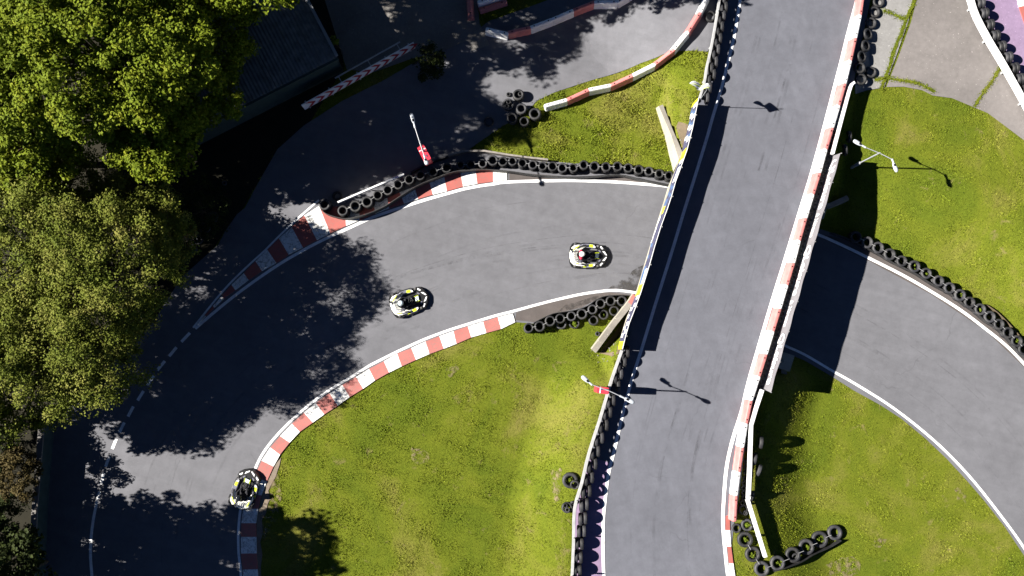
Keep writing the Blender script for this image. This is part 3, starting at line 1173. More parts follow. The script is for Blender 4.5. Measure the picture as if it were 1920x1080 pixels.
# ------------------------------------------------------------------ rails, edging boards
def rail(name, pts, f, z0, z1, th, mat, label, cat, posts=None, group=None, pz=None, post_mat="rail_grey", k=3):
    raw = smooth_px(pts, k) if k else pts
    W = [f(u, v, z1) for u, v in raw]
    W = [Vector((p.x, p.y, p.z - z1)) for p in W]
    c = W[len(W) // 2].copy()
    t = empty(name, c)
    tag(t, label, cat, group)
    mb = MB()
    mb.sweep([p - c for p in W], th, z0, z1)
    mb.build("rail_beam", M[mat], t)
    if posts:
        cu = [0]
        for i in range(1, len(W)):
            cu.append(cu[-1] + (W[i] - W[i - 1]).length)
        s = 0.3
        while s < cu[-1]:
            p = along(W, cu, s) - c
            mb = MB()
            mb.box((p.x, p.y, (z1 - 0.06 - 0.08) / 2), (th * 0.55, th * 0.55, z1 - 0.06 + 0.08), 0.3)
            mb.build("post", M[post_mat], t)
            s += posts
    return t


rail("guard_rail", [(1357, -50), (1349.5, 0), (1345, 28.5), (1338, 69), (1331.8, 100), (1325.7, 126), (1321.6, 153), (1311, 188)], PR, 0.45, 0.75, 0.10, "rail_grey",
     "grey guard rail behind the upright tyres at the top of the raised road", "guard rail", 2.0, "grey rails along the left of the raised road")
rail("guard_rail", [(1166.5, 657), (1149, 706.7), (1137.8, 744), (1124.4, 789), (1112, 826.7), (1102, 860), (1091, 906.7), (1077.5, 955), (1075.6, 1017.8), (1073, 1080),
                    (1070, 1130)], PR, 0.45, 0.75, 0.13, "rail_grey",
     "pale grey guard rail from the bridge fence down to the bottom edge", "guard rail", 2.0, "grey rails along the left of the raised road")
rail("guard_rail", [(1603, 154), (1596, 161.7), (1584.4, 203), (1562, 288)], PR, 0.35, 0.62, 0.14, "rail_white",
     "white rail strip between the red and white barriers and the banner's top end", "guard rail", 1.8, "white rails along the right of the raised road")
rail("guard_rail", [(1430, 731), (1418.6, 765), (1409, 797), (1407.7, 838), (1406.7, 878.6), (1404, 936.4)], PR, 0.35, 0.62, 0.18, "rail_white",
     "wide white rail bent at its middle below the banner", "guard rail", 1.8, "white rails along the right of the raised road", k=0)
rail("guard_rail", [(1402.5, 937), (1436, 1045)], PT, 0.35, 0.60, 0.18, "rail_white",
     "white rail slanting away across the grass to the car tyres", "guard rail", 1.8, "white rails along the right of the raised road", k=0)
rail("guard_rail", [(1804, -60), (1822, -5), (1833, 28), (1856, 72), (1880, 112), (1897, 142), (1920, 183), (1965, 268)], PT, 0.35, 0.72, 0.20, "rail_white",
     "white rail with small black post feet beside the lilac run-off", "guard rail", 2.0)
rail("guard_rail", [(633, 379), (757, 326)], PT, 0.55, 0.75, 0.09, "rail_white",
     "short straight white rail behind the shaded tyres above the kerb", "guard rail", 1.7, k=0)
rail("edging_board", [(840, 291), (870.6, 282.6), (909, 282.6), (954, 290), (991, 295), (1027.5, 299)], PT, 0.0, 0.45, 0.10, "rail_dull",
     "weathered grey edging board between the grass triangle and the tyre row", "edging board", None, k=0)
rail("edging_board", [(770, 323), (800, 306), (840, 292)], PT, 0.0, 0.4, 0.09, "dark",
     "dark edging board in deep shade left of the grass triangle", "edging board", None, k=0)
rail("edging_board", [(1850, 572), (1868, 584), (1885, 600), (1905, 622), (1920, 640)], PT, 0.0, 0.22, 0.05, "soil",
     "low brown edging board in the grass behind the right tyre row", "edging board", None)
rail("rubber_belt", [(601, 392), (612, 401), (640, 409), (660, 408), (690, 400), (720, 387), (745, 371), (780, 349), (820, 332), (850, 322), (890, 317), (950, 320),
                     (1000, 327), (1060, 331), (1110, 330), (1160, 327), (1200, 335), (1256, 346)], PT, 0.0, 0.66, 0.03, "belt",
     "long black rubber belt along the tyre row above the track", "belt", None, "rubber belts in front of the tyre rows")
rail("rubber_belt", [(1000.8, 605), (1018.3, 596), (1038.3, 587.5), (1060, 584.2), (1080, 580.8), (1101.7, 573.3), (1118.3, 561.7), (1135, 555), (1160, 553.3), (1181.7, 554)],
     PT, 0.0, 0.6, 0.03, "belt", "curved black rubber belt round the tyre cluster beside the bridge", "belt", None, "rubber belts in front of the tyre rows")
rail("rubber_belt", [(1560, 436), (1588, 446), (1608, 455.6), (1630, 466.7), (1655, 480), (1675, 492), (1700, 504), (1722, 515), (1740, 527), (1760, 539), (1785, 552),
                     (1805, 568), (1830, 585), (1850, 603), (1870, 615), (1890, 634), (1905, 652), (1925, 672)], PT, 0.0, 0.4, 0.03, "belt",
     "black rubber belt along the tyre row on the right bend", "belt", None, "rubber belts in front of the tyre rows")
rail("rubber_belt", [(1452, 1072), (1478, 1064), (1502, 1055), (1525, 1041), (1545, 1032), (1560, 1025), (1578, 1014)], PT, 0.0, 0.4, 0.03, "belt",
     "black rubber belt below the large car tyres on the lower right grass", "belt", None, "rubber belts in front of the tyre rows")


# ------------------------------------------------------------------ tyres
def tyre_profile(Ro, Ri, w):
    h = w / 2
    e = min(0.05, (Ro - Ri) * 0.35)
    p = [(Ri, -h * 0.72), (Ri + (Ro - Ri) * 0.35, -h), (Ro - e, -h * 0.96), (Ro - e * 0.25, -h * 0.72), (Ro, -h * 0.45), (Ro - 0.008, -h * 0.36), (Ro, -h * 0.3),
         (Ro, -0.01), (Ro - 0.008, 0), (Ro, 0.01), (Ro, h * 0.3), (Ro - 0.008, h * 0.36), (Ro, h * 0.45), (Ro - e * 0.25, h * 0.72), (Ro - e, h * 0.96),
         (Ri + (Ro - Ri) * 0.35, h), (Ri, h * 0.72), (Ri + 0.012, h * 0.66), (Ro - 0.05, h * 0.6), (Ro - 0.03, 0), (Ro - 0.05, -h * 0.6), (Ri + 0.012, -h * 0.66)]
    return p


TY = {}


def tyre_mesh(kind):
    if kind in TY:
        return TY[kind]
    Ro, Ri, w, seg = {"a": (0.275, 0.165, 0.19, 26), "b": (0.295, 0.185, 0.20, 26), "c": (0.33, 0.19, 0.21, 28), "big": (0.43, 0.235, 0.26, 32),
                      "road": (0.35, 0.21, 0.19, 30), "kart": (0.135, 0.068, 0.13, 16), "small": (0.255, 0.15, 0.18, 24)}[kind]
    mb = MB()
    mb.lathe(tyre_profile(Ro, Ri, w), seg, 0, None, True)
    me_o = mb.build("tyre", M["rubber"])
    me = me_o.data
    bpy.data.objects.remove(me_o)
    TY[kind] = (me, Ro, w)
    return TY[kind]


TYRES_AT = []


def tyre_child(kind, parent, z, dx=0, dy=0, rx=0.0, ry=0.0):
    me, Ro, w = tyre_mesh(kind)
    o = bpy.data.objects.new("tyre", me)
    col.objects.link(o)
    o.parent = parent
    o.location = (dx, dy, z)
    o.rotation_euler = (rx, ry, random.uniform(0, 6))
    return o


def stack(u, v, kind, n, label, group, f=None, link=None):
    me, Ro, w = tyre_mesh(kind)
    f = f or PT
    p = f(u, v, n * w)
    base = Vector((p.x, p.y, p.z - n * w))
    t = empty("tyre_stack" if n > 1 else "tyre", base)
    tag(t, label, "tyre stack" if n > 1 else "tyre", group)
    for i in range(n):
        tyre_child(kind, t, w * (i + 0.5) + 0.03, random.uniform(-.02, .02) if i < n - 1 else 0, random.uniform(-.02, .02) if i < n - 1 else 0)
    if link is not None:
        q = f(link[0], link[1], n * w)
        d = Vector((q.x - base.x, q.y - base.y, 0))
        if d.length < 1.1:
            dd = d.normalized()
            mb = MB()
            mb.tube([dd * (Ro * 0.72) + Vector((0, 0, n * w + 0.035)), d - dd * (Ro * 0.72) + Vector((0, 0, n * w + 0.04))], 0.012, 5)
            mb.build("tie", M["rail_grey"], t)
    k_ = random.uniform(0.94, 1.06)
    t.scale = (k_, k_, 1)
    t.rotation_euler = (random.uniform(-.03, .03), random.uniform(-.03, .03), 0)
    TYRES_AT.append((base, Ro))
    return t


def flat(u, v, kind, label, group=None, dz=0.0, tilt=(0, 0), f=None):
    """one loose tyre lying down: a mesh of its own"""
    me, Ro, w = tyre_mesh(kind)
    f = f or PT
    p = f(u, v, w + dz)
    o = bpy.data.objects.new("kart_tyre" if kind == "kart" else "tyre", me)
    col.objects.link(o)
    o.location = (p.x, p.y, p.z - w / 2 + 0.02)
    o.rotation_euler = (tilt[0], tilt[1], 0)
    tag(o, label, "tyre", group)
    return o


ROW_A = [(863.4, 309), (883, 309), (904.8, 307), (924, 300.5), (943.5, 303), (961.6, 302), (980, 306), (999, 308.7), (1017.3, 312), (1036.6, 312), (1055, 315),
         (1075.3, 315), (1094.6, 309), (1115, 311.9), (1136.3, 312.8), (1158, 311.9), (1178.9, 314.6), (1198.3, 318.3), (1217.2, 320.7), (1236.7, 325.7), (1254.4, 329)]
GA = "tyre stacks along the kerb above the track"
for i, (u, v) in enumerate(ROW_A):
    stack(u, v, "b" if i in (3, 9, 13) else "a", 3, ordn(i + 1) + " black tyre stack from the left in the row below the grass triangle", GA, link=ROW_A[i + 1] if i + 1 < len(ROW_A) else None)
ROW_A2 = [(608.9, 382.7), (643, 395.5), (667, 386), (688.8, 378.7), (709, 366), (728, 356), (747, 346), (768, 337), (789, 329), (812, 322), (838, 314)]
for i, (u, v) in enumerate(ROW_A2):
    lab = "sunlit black tyre stack at the wide end of the pointed kerb" if i == 0 else ordn(i) + " shaded tyre stack right of the sunlit one by the pointed kerb"
    stack(u, v, "c" if i < 4 else "b", 3, lab, GA, link=ROW_A2[i + 1] if 0 < i < len(ROW_A2) - 1 else None)
flat(632, 367, "a", "loose tyre in shade behind the short straight white rail")
ROW_B = [(991.3, 615.3), (1012.5, 611.3), (1031.7, 601.7), (1050.5, 597), (1071.7, 593), (1092, 588.7), (1111.3, 580.3), (1126.7, 568.7), (1145, 564), (1165.8, 563.7)]
for i, (u, v) in enumerate(ROW_B):
    stack(u, v, "b", 3, ordn(i + 1) + " tyre stack from the left in the front row beside the bridge", "tyre stacks beside the bridge", link=ROW_B[i + 1] if i + 1 < len(ROW_B) else None)
for i, (u, v) in enumerate([(1052.5, 607), (1077, 606), (1113.3, 601), (1131.7, 590), (1152, 582.5)]):
    stack(u, v, "b", 1 if i < 2 else 2, ordn(i + 1) + " tyre from the left in the back row beside the bridge", "tyres behind the front row beside the bridge")
flat(1120.5, 625.8, "kart", "tiny round tyre in the grass left of the lower wing wall")
ROW_C = [(1605.5, 444), (1627, 454), (1647.5, 464.4), (1669.4, 477), (1691.7, 489.4), (1715.3, 499), (1737.5, 512.5), (1760.5, 526.4), (1781.4, 539.7),
         (1800.8, 552.8), (1819.4, 566.7), (1839, 580), (1857, 593.6), (1874.4, 608.3), (1891, 623.6), (1907.8, 639.4), (1921, 655)]
for i, (u, v) in enumerate(ROW_C):
    stack(u, v, "c", 2, ordn(i + 1) + " tyre stack down the row along the right bend", "tyre stacks on the right bend", link=ROW_C[i + 1] if i + 1 < len(ROW_C) else None)
ROW_D = [(1397.8, 1012), (1412, 1039.6), (1429, 1066.9), (1458.6, 1056.5), (1487.3, 1041), (1512.8, 1026), (1538, 1012), (1566, 999.3)]
for i, (u, v) in enumerate(ROW_D):
    stack(u, v, "big", 1, "large car tyre on the lower right grass, " + ordn(i + 1) + " counting from the road end", "large tyres on the lower right grass",
          link=ROW_D[i + 1] if i + 1 < len(ROW_D) else None)
flat(1493, 1047, "a", "smaller tyre half under the fifth large tyre on the right grass")
flat(1381.5, 990.7, "small", "small tyre against the end of the last red barrier", f=PR)
flat(1401.4, 984.7, "c", "tyre full of yellow weeds beside the slanting white rail", f=PR)
flat(1394, 956, "a", "tyre with a kart tyre on it between the barrier and the bent rail", f=PR)
flat(1398, 962, "kart", "kart tyre lying on the tyre near the bend of the white rail", f=PR, dz=0.12)
flat(1391.7, 943, "kart", "kart tyre alone beside the end of the red barrier row", f=PR)
CL = [(972.4, 177.7), (953, 195), (977.5, 203.6), (1003.4, 213.3), (960.2, 221.5), (983.2, 227.6)]
CN = ["topmost tyre stack of the cluster at the grass triangle's tip", "leftmost tyre stack of the grass tip cluster, holding two kart tyres",
      "middle tyre stack of the cluster at the grass triangle's tip", "rightmost tyre stack of the cluster, nearest the white barrier end",
      "lower left tyre stack of the grass tip cluster", "lowest tyre stack of the cluster at the grass triangle's tip"]
for i, (u, v) in enumerate(CL):
    stack(u, v, "c" if i < 4 else "b", 2, CN[i], "tyre cluster at the tip of the grass triangle")
for (u, v, l, dz) in ((953.7, 191, "upper pale kart tyre lying on the leftmost cluster stack", 0.42), (950.6, 199, "lower pale kart tyre lying on the leftmost cluster stack", 0.42),
                      (953.5, 177, "kart tyre in shade above the grass tip cluster", 0.0), (975.5, 176, "kart tyre inside the topmost stack of the cluster", 0.2)):
    flat(u, v, "kart", l, dz=dz)
flat(916.4, 227.6, "b", "half hidden dark tyre left of the grass tip cluster", tilt=(0.2, 0.1))
ROW_E = [(1653, -18), (1648.3, 2.8), (1640.4, 22.2), (1633.5, 42.6), (1627.6, 63.3), (1623.3, 85.2), (1616, 105.5), (1612.6, 126.5), (1615, 148)]
for i, (u, v) in enumerate(ROW_E):
    flat(u, v, "c", ordn(i + 1) + " tyre down the row between the barriers and the concrete yard", "tyres between the barriers and the yard",
         tilt=(0.0, 0.5 if i in (4, 5, 6) else 0.0), dz=0.08 if i in (4, 5, 6) else 0)
flat(1633.5, 134.8, "c", "tyre lying out on the concrete beside the end of the barrier tyre row", "tyres between the barriers and the yard")
flat(1331.8, 30, "c", "lone tyre between the red and white barriers and the grey rail", tilt=(0.1, 0.2), f=PR)
flat(1069.3, 901, "big", "large brownish tyre lying in the grass left of the grey rail", tilt=(0.1, 0.1))
flat(1078, 909, "small", "smaller tyre lying on the large one left of the grey rail", dz=0.2, tilt=(0.2, -0.1))
flat(1063.3, 952, "b", "tyre with a pair of kart tyres on it at the rail's bend")
flat(1060, 948, "kart", "upper kart tyre of the pair beside the rail's bend", dz=0.17)
flat(1064, 956, "kart", "lower kart tyre of the pair beside the rail's bend", dz=0.17)
flat(1074, 943, "kart", "kart tyre tipped against the grey rail's bend", tilt=(0.9, 0.3), dz=0.1)
for u, v, k, l in ((398, 406.7, "c", "uppermost dark tyre under the hedge left of the lane"), (383, 426, "c", "middle dark tyre under the hedge left of the lane"),
                   (371, 449, "a", "tyre with a kart tyre in it under the hedge"), (361, 466, "small", "lowest dark tyre under the hedge left of the lane")):
    flat(u, v, k, l)
flat(367, 449, "kart", "kart tyre inside the hedge tyre left of the lane", dz=0.05)
flat(420.5, 343, "kart", "tiny tyre alone on the shaded lane below the big tree")
for u, v, l in ((1430, 831, "upper upright tyre leaning on the right side of the wide white rail"), (1418, 862, "second upright tyre behind the wide white rail"),
                (1426, 883, "third upright tyre behind the wide white rail"), (1411.5, 933, "upright tyre at the bend of the wide white rail"),
                (1596, 254, "half buried tyre in the grass above the right street lamp"), (1588, 279, "half buried tyre beside the banner's top end")):
    me, Ro, w = tyre_mesh("c")
    o = bpy.data.objects.new("tyre", me)
    col.objects.link(o)
    p = PT(u, v, 0.55)
    o.location = (p.x, p.y, p.z - 0.55 + 0.26)
    o.rotation_euler = (0, R(80), random.uniform(-0.3, 0.3) - 0.15)
    tag(o, l, "tyre")


def upright(u, v, ang, label, group, f=None, kind="road"):
    me, Ro, w = tyre_mesh(kind)
    p = (f or PR)(u, v, 2 * Ro)
    o = bpy.data.objects.new("tyre", me)
    col.objects.link(o)
    o.location = (p.x, p.y, p.z - Ro + 0.02)
    o.rotation_mode = "ZYX"
    o.rotation_euler = (0, R(90) + random.uniform(-.05, .05), ang + random.uniform(-.1, .1))
    tag(o, label, "tyre", group)


UP_OUT = [(1362, 10), (1358, 26.5), (1354.8, 47), (1351.5, 69), (1347.7, 89.6), (1344, 113), (1340, 136.5), (1332.8, 161), (1327.7, 181)]
for i, (u, v) in enumerate([(1366, -14)] + UP_OUT):
    upright(u, v, -0.2, ordn(i + 1) + " upright tyre down the outer row at the top of the raised road", "upright tyres at the top of the raised road")
for i, (u, v) in enumerate([(1358, -3), (1353.5, 16), (1350, 37), (1346.5, 58), (1343, 79), (1338.6, 101), (1335, 125), (1330, 148), (1321, 172)]):
    upright(u, v, -0.2, ordn(i + 1) + " upright tyre down the rail side row at the top of the raised road", "upright tyres at the top of the raised road")
UP2 = [(1177.8, 660), (1171.8, 677), (1165.4, 700), (1160, 723), (1151.5, 750), (1145, 772), (1137.8, 796.7), (1129.3, 821), (1122.5, 846), (1117, 870),
       (1110.5, 895.6), (1106, 921), (1101, 946.7), (1098.4, 973), (1096, 997), (1092, 1021), (1090, 1046.7), (1087.8, 1071), (1086, 1096)]
for i, (u, v) in enumerate(UP2):
    upright(u, v, -0.28 if i < 12 else -0.06, ordn(i + 1) + " upright tyre down the road side row below the bridge", "upright tyres below the bridge")
UP3 = [(1168, 668), (1161, 690), (1154, 711), (1148, 732), (1141, 757), (1133.5, 779), (1126, 803), (1118, 828), (1111, 853), (1105, 878), (1099, 902), (1094, 925),
       (1091, 951), (1089, 976), (1086, 999), (1082.5, 1022), (1080.5, 1046), (1079, 1071), (1077.5, 1096)]
for i, (u, v) in enumerate(UP3):
    upright(u, v, -0.28 if i < 12 else -0.06, ordn(i + 1) + " upright tyre down the rail side row below the bridge", "upright tyres below the bridge")
UP4 = [(1829, -18), (1839, 4), (1846, 23.4), (1856.5, 44.8), (1867, 65.2), (1879, 85.6), (1891, 106), (1903.5, 126.4), (1914, 146.7), (1925, 167)]
for i, (u, v) in enumerate(UP4):
    for k in (0, 1):
        upright(u + k * 7, v - k * 1.5, 0.52, ordn(i + 1) + (" tyre beside the white rail" if k == 0 else " tyre on the lilac side") + " of the top right upright pairs",
                "upright tyres beside the lilac run-off", PT, "c")
# kart tyres in a chain between the barriers and the banner
for i in range(62):
    v = 247 + i * 9.75
    if v < 747:
        u = 1477 - 0.2965 * (v - 553)
    else:
        u = float(np.interp(v, [747, 800, 850], [1419.5, 1402.5, 1400]))
    flat(u, v, "kart", "little kart tyre in the chain beside the red and white bridge barriers", "chain of kart tyres along the bridge barriers", f=PR)
for v, u in ((866.5, 1399.5), (876, 1399.2), (886, 1399), (897, 1397.5), (906.7, 1396), (915.8, 1394.5), (925, 1395), (934, 1395.5)):
    flat(u, v, "kart", "little kart tyre in the chain beside the red and white bridge barriers", "chain of kart tyres along the bridge barriers", f=PR)


# ------------------------------------------------------------------ plastic water barriers
def barrier(p, q, colour, label, group, wb=0.40, wt=0.21, H=0.58):
    L = (q - p).length
    c = (p + q) / 2
    ang = math.atan2(q.y - p.y, q.x - p.x)
    tilt = math.atan2(q.z - p.z, math.hypot(q.x - p.x, q.y - p.y))
    t = empty("water_barrier", c, ang)
    tag(t, label, "barrier", group)
    hl = L / 2 + 0.012
    sec = [(-wb / 2, 0.0), (-wb / 2, 0.10), (-wb * 0.40, 0.16), (-wt * 0.56, H - 0.08), (-wt * 0.40, H - 0.015), (-wt * 0.2, H),
           (wt * 0.2, H), (wt * 0.40, H - 0.015), (wt * 0.56, H - 0.08), (wb * 0.40, 0.16), (wb / 2, 0.10), (wb / 2, 0.0)]
    mb = MB()
    st = [(-hl, 0.80, 0.97), (-hl + 0.05, 1, 1), (-hl * 0.4, 1, 1), (-hl * 0.36, 0.96, 1.0), (-hl * 0.24, 0.96, 1.0), (-hl * 0.2, 1, 1),
          (hl * 0.2, 1, 1), (hl * 0.24, 0.96, 1.0), (hl * 0.36, 0.96, 1.0), (hl * 0.4, 1, 1), (hl - 0.05, 1, 1), (hl, 0.80, 0.97)]
    vs = []
    for x, k, kz in st:
        for y, z in sec:
            vs.append((x, y * k, z * kz + x * math.tan(tilt)))
    n = len(sec)
    fs = [(i * n + k, i * n + (k + 1) % n, (i + 1) * n + (k + 1) % n, (i + 1) * n + k) for i in range(len(st) - 1) for k in range(n)]
    fs += [tuple(range(n - 1, -1, -1)), tuple(range((len(st) - 1) * n, len(st) * n))]
    mb.add(vs, fs)
    mb.build("body", M["plastic_white" if colour == "white" else "plastic_red"], t, 0.012)
    for x in (-L * 0.33, L * 0.33):
        mb = MB()
        mb.lathe([(0.001, H + 0.012), (0.034, H + 0.012), (0.040, H + 0.006), (0.040, H - 0.03)], 12, 0, Matrix.Translation((x, 0, x * math.tan(tilt))))
        mb.build("filler_hole", M["hole"], t)
    return t


def barrier_row(pts, cols, f, z, where, group, **kw):
    W = [f(u, v, z) for u, v in pts]
    W = [Vector((p.x, p.y, p.z - z + 0.03)) for p in W]
    n = {"red": 0, "white": 0}
    for i in range(len(W) - 1):
        c = cols[i]
        n[c] += 1
        barrier(W[i], W[i + 1], c, "%s %s plastic barrier %s" % (ordn(n[c]), c, where), group, **kw)


barrier_row([(1021.7, 199.3), (1063, 188), (1104, 169), (1145, 160.7), (1186.7, 141.7), (1226, 122), (1262.7, 94), (1290, 60.7), (1312.7, 24), (1328, -8), (1340, -45)],
            ["white", "red"] * 5, PT, 0.5, "from the left along the grass triangle", "red and white barriers along the grass triangle", wb=0.40)
barrier_row([(1617.5, -14 + 4), (1612, 29), (1603, 72), (1593.5, 114), (1583, 157), (1571.5, 198), (1559.4, 239.5), (1547.5, 280), (1535.5, 324), (1523, 364.4),
             (1509.5, 409), (1497.5, 451), (1486.5, 493), (1474, 534.4), (1461, 578.5), (1448, 621), (1435, 664), (1422, 705.6), (1407, 750.7), (1398, 794),
             (1391, 838.5), (1384.5, 884.5), (1379, 929), (1376.5, 977)],
            ["red", "white"] * 12, PR, 0.5, "down the long row on the raised road", "red and white barriers on the raised road", wb=0.44)
barrier_row([(911, 55), (953, 64.5)], ["white"], PT, 0.5, "angled at the left end of the shaded row", "barriers in shade along the top lane")
barrier_row([(953, 62), (994.6, 52.5), (1035, 37.5), (1075, 20.4), (1114, 5), (1158, 4.5), (1180, -8), (1210, -30)], ["red", "white", "white", "red", "white", "white", "white"], PT, 0.5,
            "of the shaded row beside the top lane", "barriers in shade along the top lane")
barrier_row([(883, 33), (880, -12)], ["red"], PT, 0.5, "standing apart on the dark slab", "barriers behind the shaded top row")
barrier_row([(896, 5), (944, -9)], ["white"], PT, 0.5, "behind the shaded row at the top edge", "barriers behind the shaded top row")
barrier_row([(899, 18), (950, 2)], ["red"], PT, 0.3, "low down behind the shaded top row", "barriers behind the shaded top row", H=0.3)


# ------------------------------------------------------------------ street lamps
def blob(mb, c, ax, L, W, H, mi=0, seg=14, rings=8, taper=0.35):
    """rounded casing of length L along unit vector ax"""
    ax = Vector(ax).normalized()
    s = Vector((0, 0, 1)).cross(ax).normalized()
    t = ax.cross(s).normalized()
    vs, fs = [], []
    for i in range(rings + 1):
        a = math.pi * i / rings
        x = -math.cos(a) * L / 2
        r = math.sin(a) ** 0.7
        r *= 1 - taper * (0.5 - x / L)
        for k in range(seg):
            b = 2 * math.pi * k / seg
            vs.append(Vector(c) + ax * x + s * math.cos(b) * W / 2 * r + t * math.sin(b) * H / 2 * r)
    for i in range(rings):
        for k in range(seg):
            k2 = (k + 1) % seg
            fs.append((i * seg + k, i * seg + k2, (i + 1) * seg + k2, (i + 1) * seg + k))
    mb.add(vs, fs, mi, True)


def lamp(base, top_z, j, arms, label, thick_h=1.0, boxd=None):
    """arms: list of (coupler point px, head inner px, head tip px) seen at the lamp's top height"""
    T = P(j[0], j[1], top_z)
    b = Vector((T.x, T.y, base.z)) if base is None else base
    t = empty("street_lamp", b)
    tag(t, label, "street lamp", "twin headed street lamps")
    tt = T - b
    mb = MB()
    mb.tube([(0, 0, -0.2), (0, 0, thick_h), (0, 0, thick_h + 0.05)], [0.085, 0.085, 0.05], 12)
    mb.build("pole_base", M["steel"], t)
    mb = MB()
    mb.tube([(0, 0, thick_h), (tt.x, tt.y, tt.z + 0.05)], 0.038, 10)
    mb.build("pole", M["steel"], t)
    for cp, hi, ht in arms:
        c_, a_, e_ = (P(q[0], q[1], top_z + 0.02) - b for q in (cp, hi, ht))
        mb = MB()
        mb.tube([tt, c_], 0.024, 8)
        mb.build("arm", M["steel"], t)
        ax = (e_ - a_).normalized()
        L = (e_ - a_).length
        mb = MB()
        mb.tube([c_ - ax * 0.03, c_ + ax * 0.05, a_ + ax * 0.1], [0.055, 0.05, 0.04], 8)
        blob(mb, a_.lerp(e_, 0.5), ax, L, 0.26, 0.15)
        h = mb.build("lamp_head", M["lamp_white"], t)
        s = Vector((-ax.y, ax.x, 0))
        mb = MB()
        mb.box(a_.lerp(e_, 0.30) + Vector((0, 0, 0.075)), (0.10, 0.10, 0.05), math.atan2(ax.y, ax.x))
        mb.build("photocell", M["hole"], h)
        mb = MB()
        blob(mb, a_.lerp(e_, 0.6) - Vector((0, 0, 0.05)), ax, L * 0.6, 0.2, 0.12)
        mb.build("lens", M["cream"], h)
    if boxd:
        (pa, pb, z, w, hgt_, tilt) = boxd
        A, B = P(pa[0], pa[1], z) - b, P(pb[0], pb[1], z) - b
        d = (B - A).normalized()
        c = (A + B) / 2 - Vector((0, 0, hgt_ / 2))
        L = (B - A).length
        mb = MB()
        n = 7
        s = Vector((-d.y, d.x, 0))
        ol = []
        for k in range(4):
            for q in range(5):
                a = math.pi / 2 * (k + q / 4)
                cx_, cy_ = (L / 2 - 0.06) * (1 if k in (0, 3) else -1), (w / 2 - 0.06) * (1 if k in (0, 1) else -1)
                ol.append((c.x + d.x * (cx_ + 0.06 * math.cos(a)) + s.x * (cy_ + 0.06 * math.sin(a)),
                           c.y + d.y * (cx_ + 0.06 * math.cos(a)) + s.y * (cy_ + 0.06 * math.sin(a))))
        mb.prism(ol, c.z - hgt_ / 2, c.z + hgt_ / 2, 0.02)
        bx_ = mb.build("signal_box", M["red"], t)
        mb = MB()
        mb.box(c + d * (-L * 0.22) + Vector((0, 0, hgt_ / 2 + 0.006)), (0.05, w * 0.9, 0.012), math.atan2(d.y, d.x))
        mb.build("band", M["print_white"], bx_)
        for k in (-0.12, 0.2):
            mb = MB()
            mb.box(c + d * (L * k) + s * (w * 0.12) + Vector((0, 0, hgt_ / 2 + 0.012)), (0.12, 0.07, 0.02), math.atan2(d.y, d.x) + 0.3)
            mb.build("vent", M["navy"], bx_)
        mb = MB()
        mb.tube([(0, 0, c.z), (c.x, c.y, c.z)], 0.03, 6)
        mb.build("bracket", M["steel"], t)
    return t


b1 = PT(1597, 314)
rN = (b1.xy.length)
_r2 = Vector(ray(1649, 287)[:2]).length / -ray(1649, 287)[2]
z1 = CAM_H - rN / _r2
lamp(b1, z1, (1649, 287), [((1622, 276), (1617, 273), (1600, 263)), ((1673, 299), (1674.5, 304), (1682, 323))],
     "grey street lamp on the right grass, its pole leaning out from the banner", 1.15)
p_ = P(1140, 732, 4.95)
lamp(Vector((p_.x, p_.y, float(ZR(p_.y)) - 0.05)), 4.95, (1140, 732), [((1109.5, 721), (1106, 718), (1090.5, 705)), ((1163, 742.5), (1170, 746), (1189.5, 755.5))],
     "street lamp with bright red box over the grey rail below the bridge", 0.9, ((1119, 730.5), (1142, 733.5), 3.75, 0.36, 1.5, 0))
p_ = P(786.5, 265.5, 4.35)
lamp(Vector((p_.x, p_.y, 0.0)), 4.35, (786.5, 265.5), [((778, 238.5), (776.5, 232), (770.5, 212)), ((795, 291), (796.5, 296), (801, 309))],
     "street lamp with red box in the shade above the pointed kerb", 1.0, ((787.5, 273), (802.5, 301), 2.3, 0.42, 0.9, 0))

# ------------------------------------------------------------------ flag
fb = PR(1303, 200, 0)
ft = P(1331, 161, 5.2)
flag = empty("feather_flag", fb)
tag(flag, "small waving white, lime and grey flag on a pole by the grey rail", "flag")
tp = Vector((ft.x - fb.x, ft.y - fb.y, 5.2 - fb.z))
mb = MB()
mb.tube([(0, 0, 0), tp * 0.3], 0.045, 8)
mb.tube([tp * 0.3, tp], 0.018, 8)
mb.build("pole", M["steel"], flag)
mb = MB()
mb.box(tp * 0.28, (0.16, 0.16, 0.3), 0.4)
mb.build("socket", M["black"], flag)
mb = MB()
nx, ny = 16, 10
G = {}
dir1 = (P(1297, 154, 4.9) - P(1326, 160, 4.9)).normalized()
for i in range(nx + 1):
    for j in range(ny + 1):
        a, b = i / nx, j / ny
        z = 5.12 - fb.z - b * (0.45 - 0.12 * a) - 0.12 * a
        x = tp.x * (0.97 - 0.0 * b) + dir1.x * a * 0.92
        y = tp.y * (0.97) + dir1.y * a * 0.92
        G[i, j] = Vector((x + 0.05 * math.sin(a * 9 + b * 3), y + 0.50 * (b - 0.5) * (1 - 0.3 * a) + 0.10 * math.sin(a * 8 + b * 2), z))
for i in range(nx):
    for j in range(ny):
        k = (j + int(i * 0.55)) % 8
        mi = {0: 0, 1: 3, 2: 1, 3: 0, 4: 2, 5: 0, 6: 3, 7: 0}[k]
        mb.add([G[i, j], G[i + 1, j], G[i + 1, j + 1], G[i, j + 1]], [(0, 1, 2, 3)], mi, True)
mb.build("cloth", [M["print_white"], M["lime"], M["black"], M["grey_pl"]], flag)

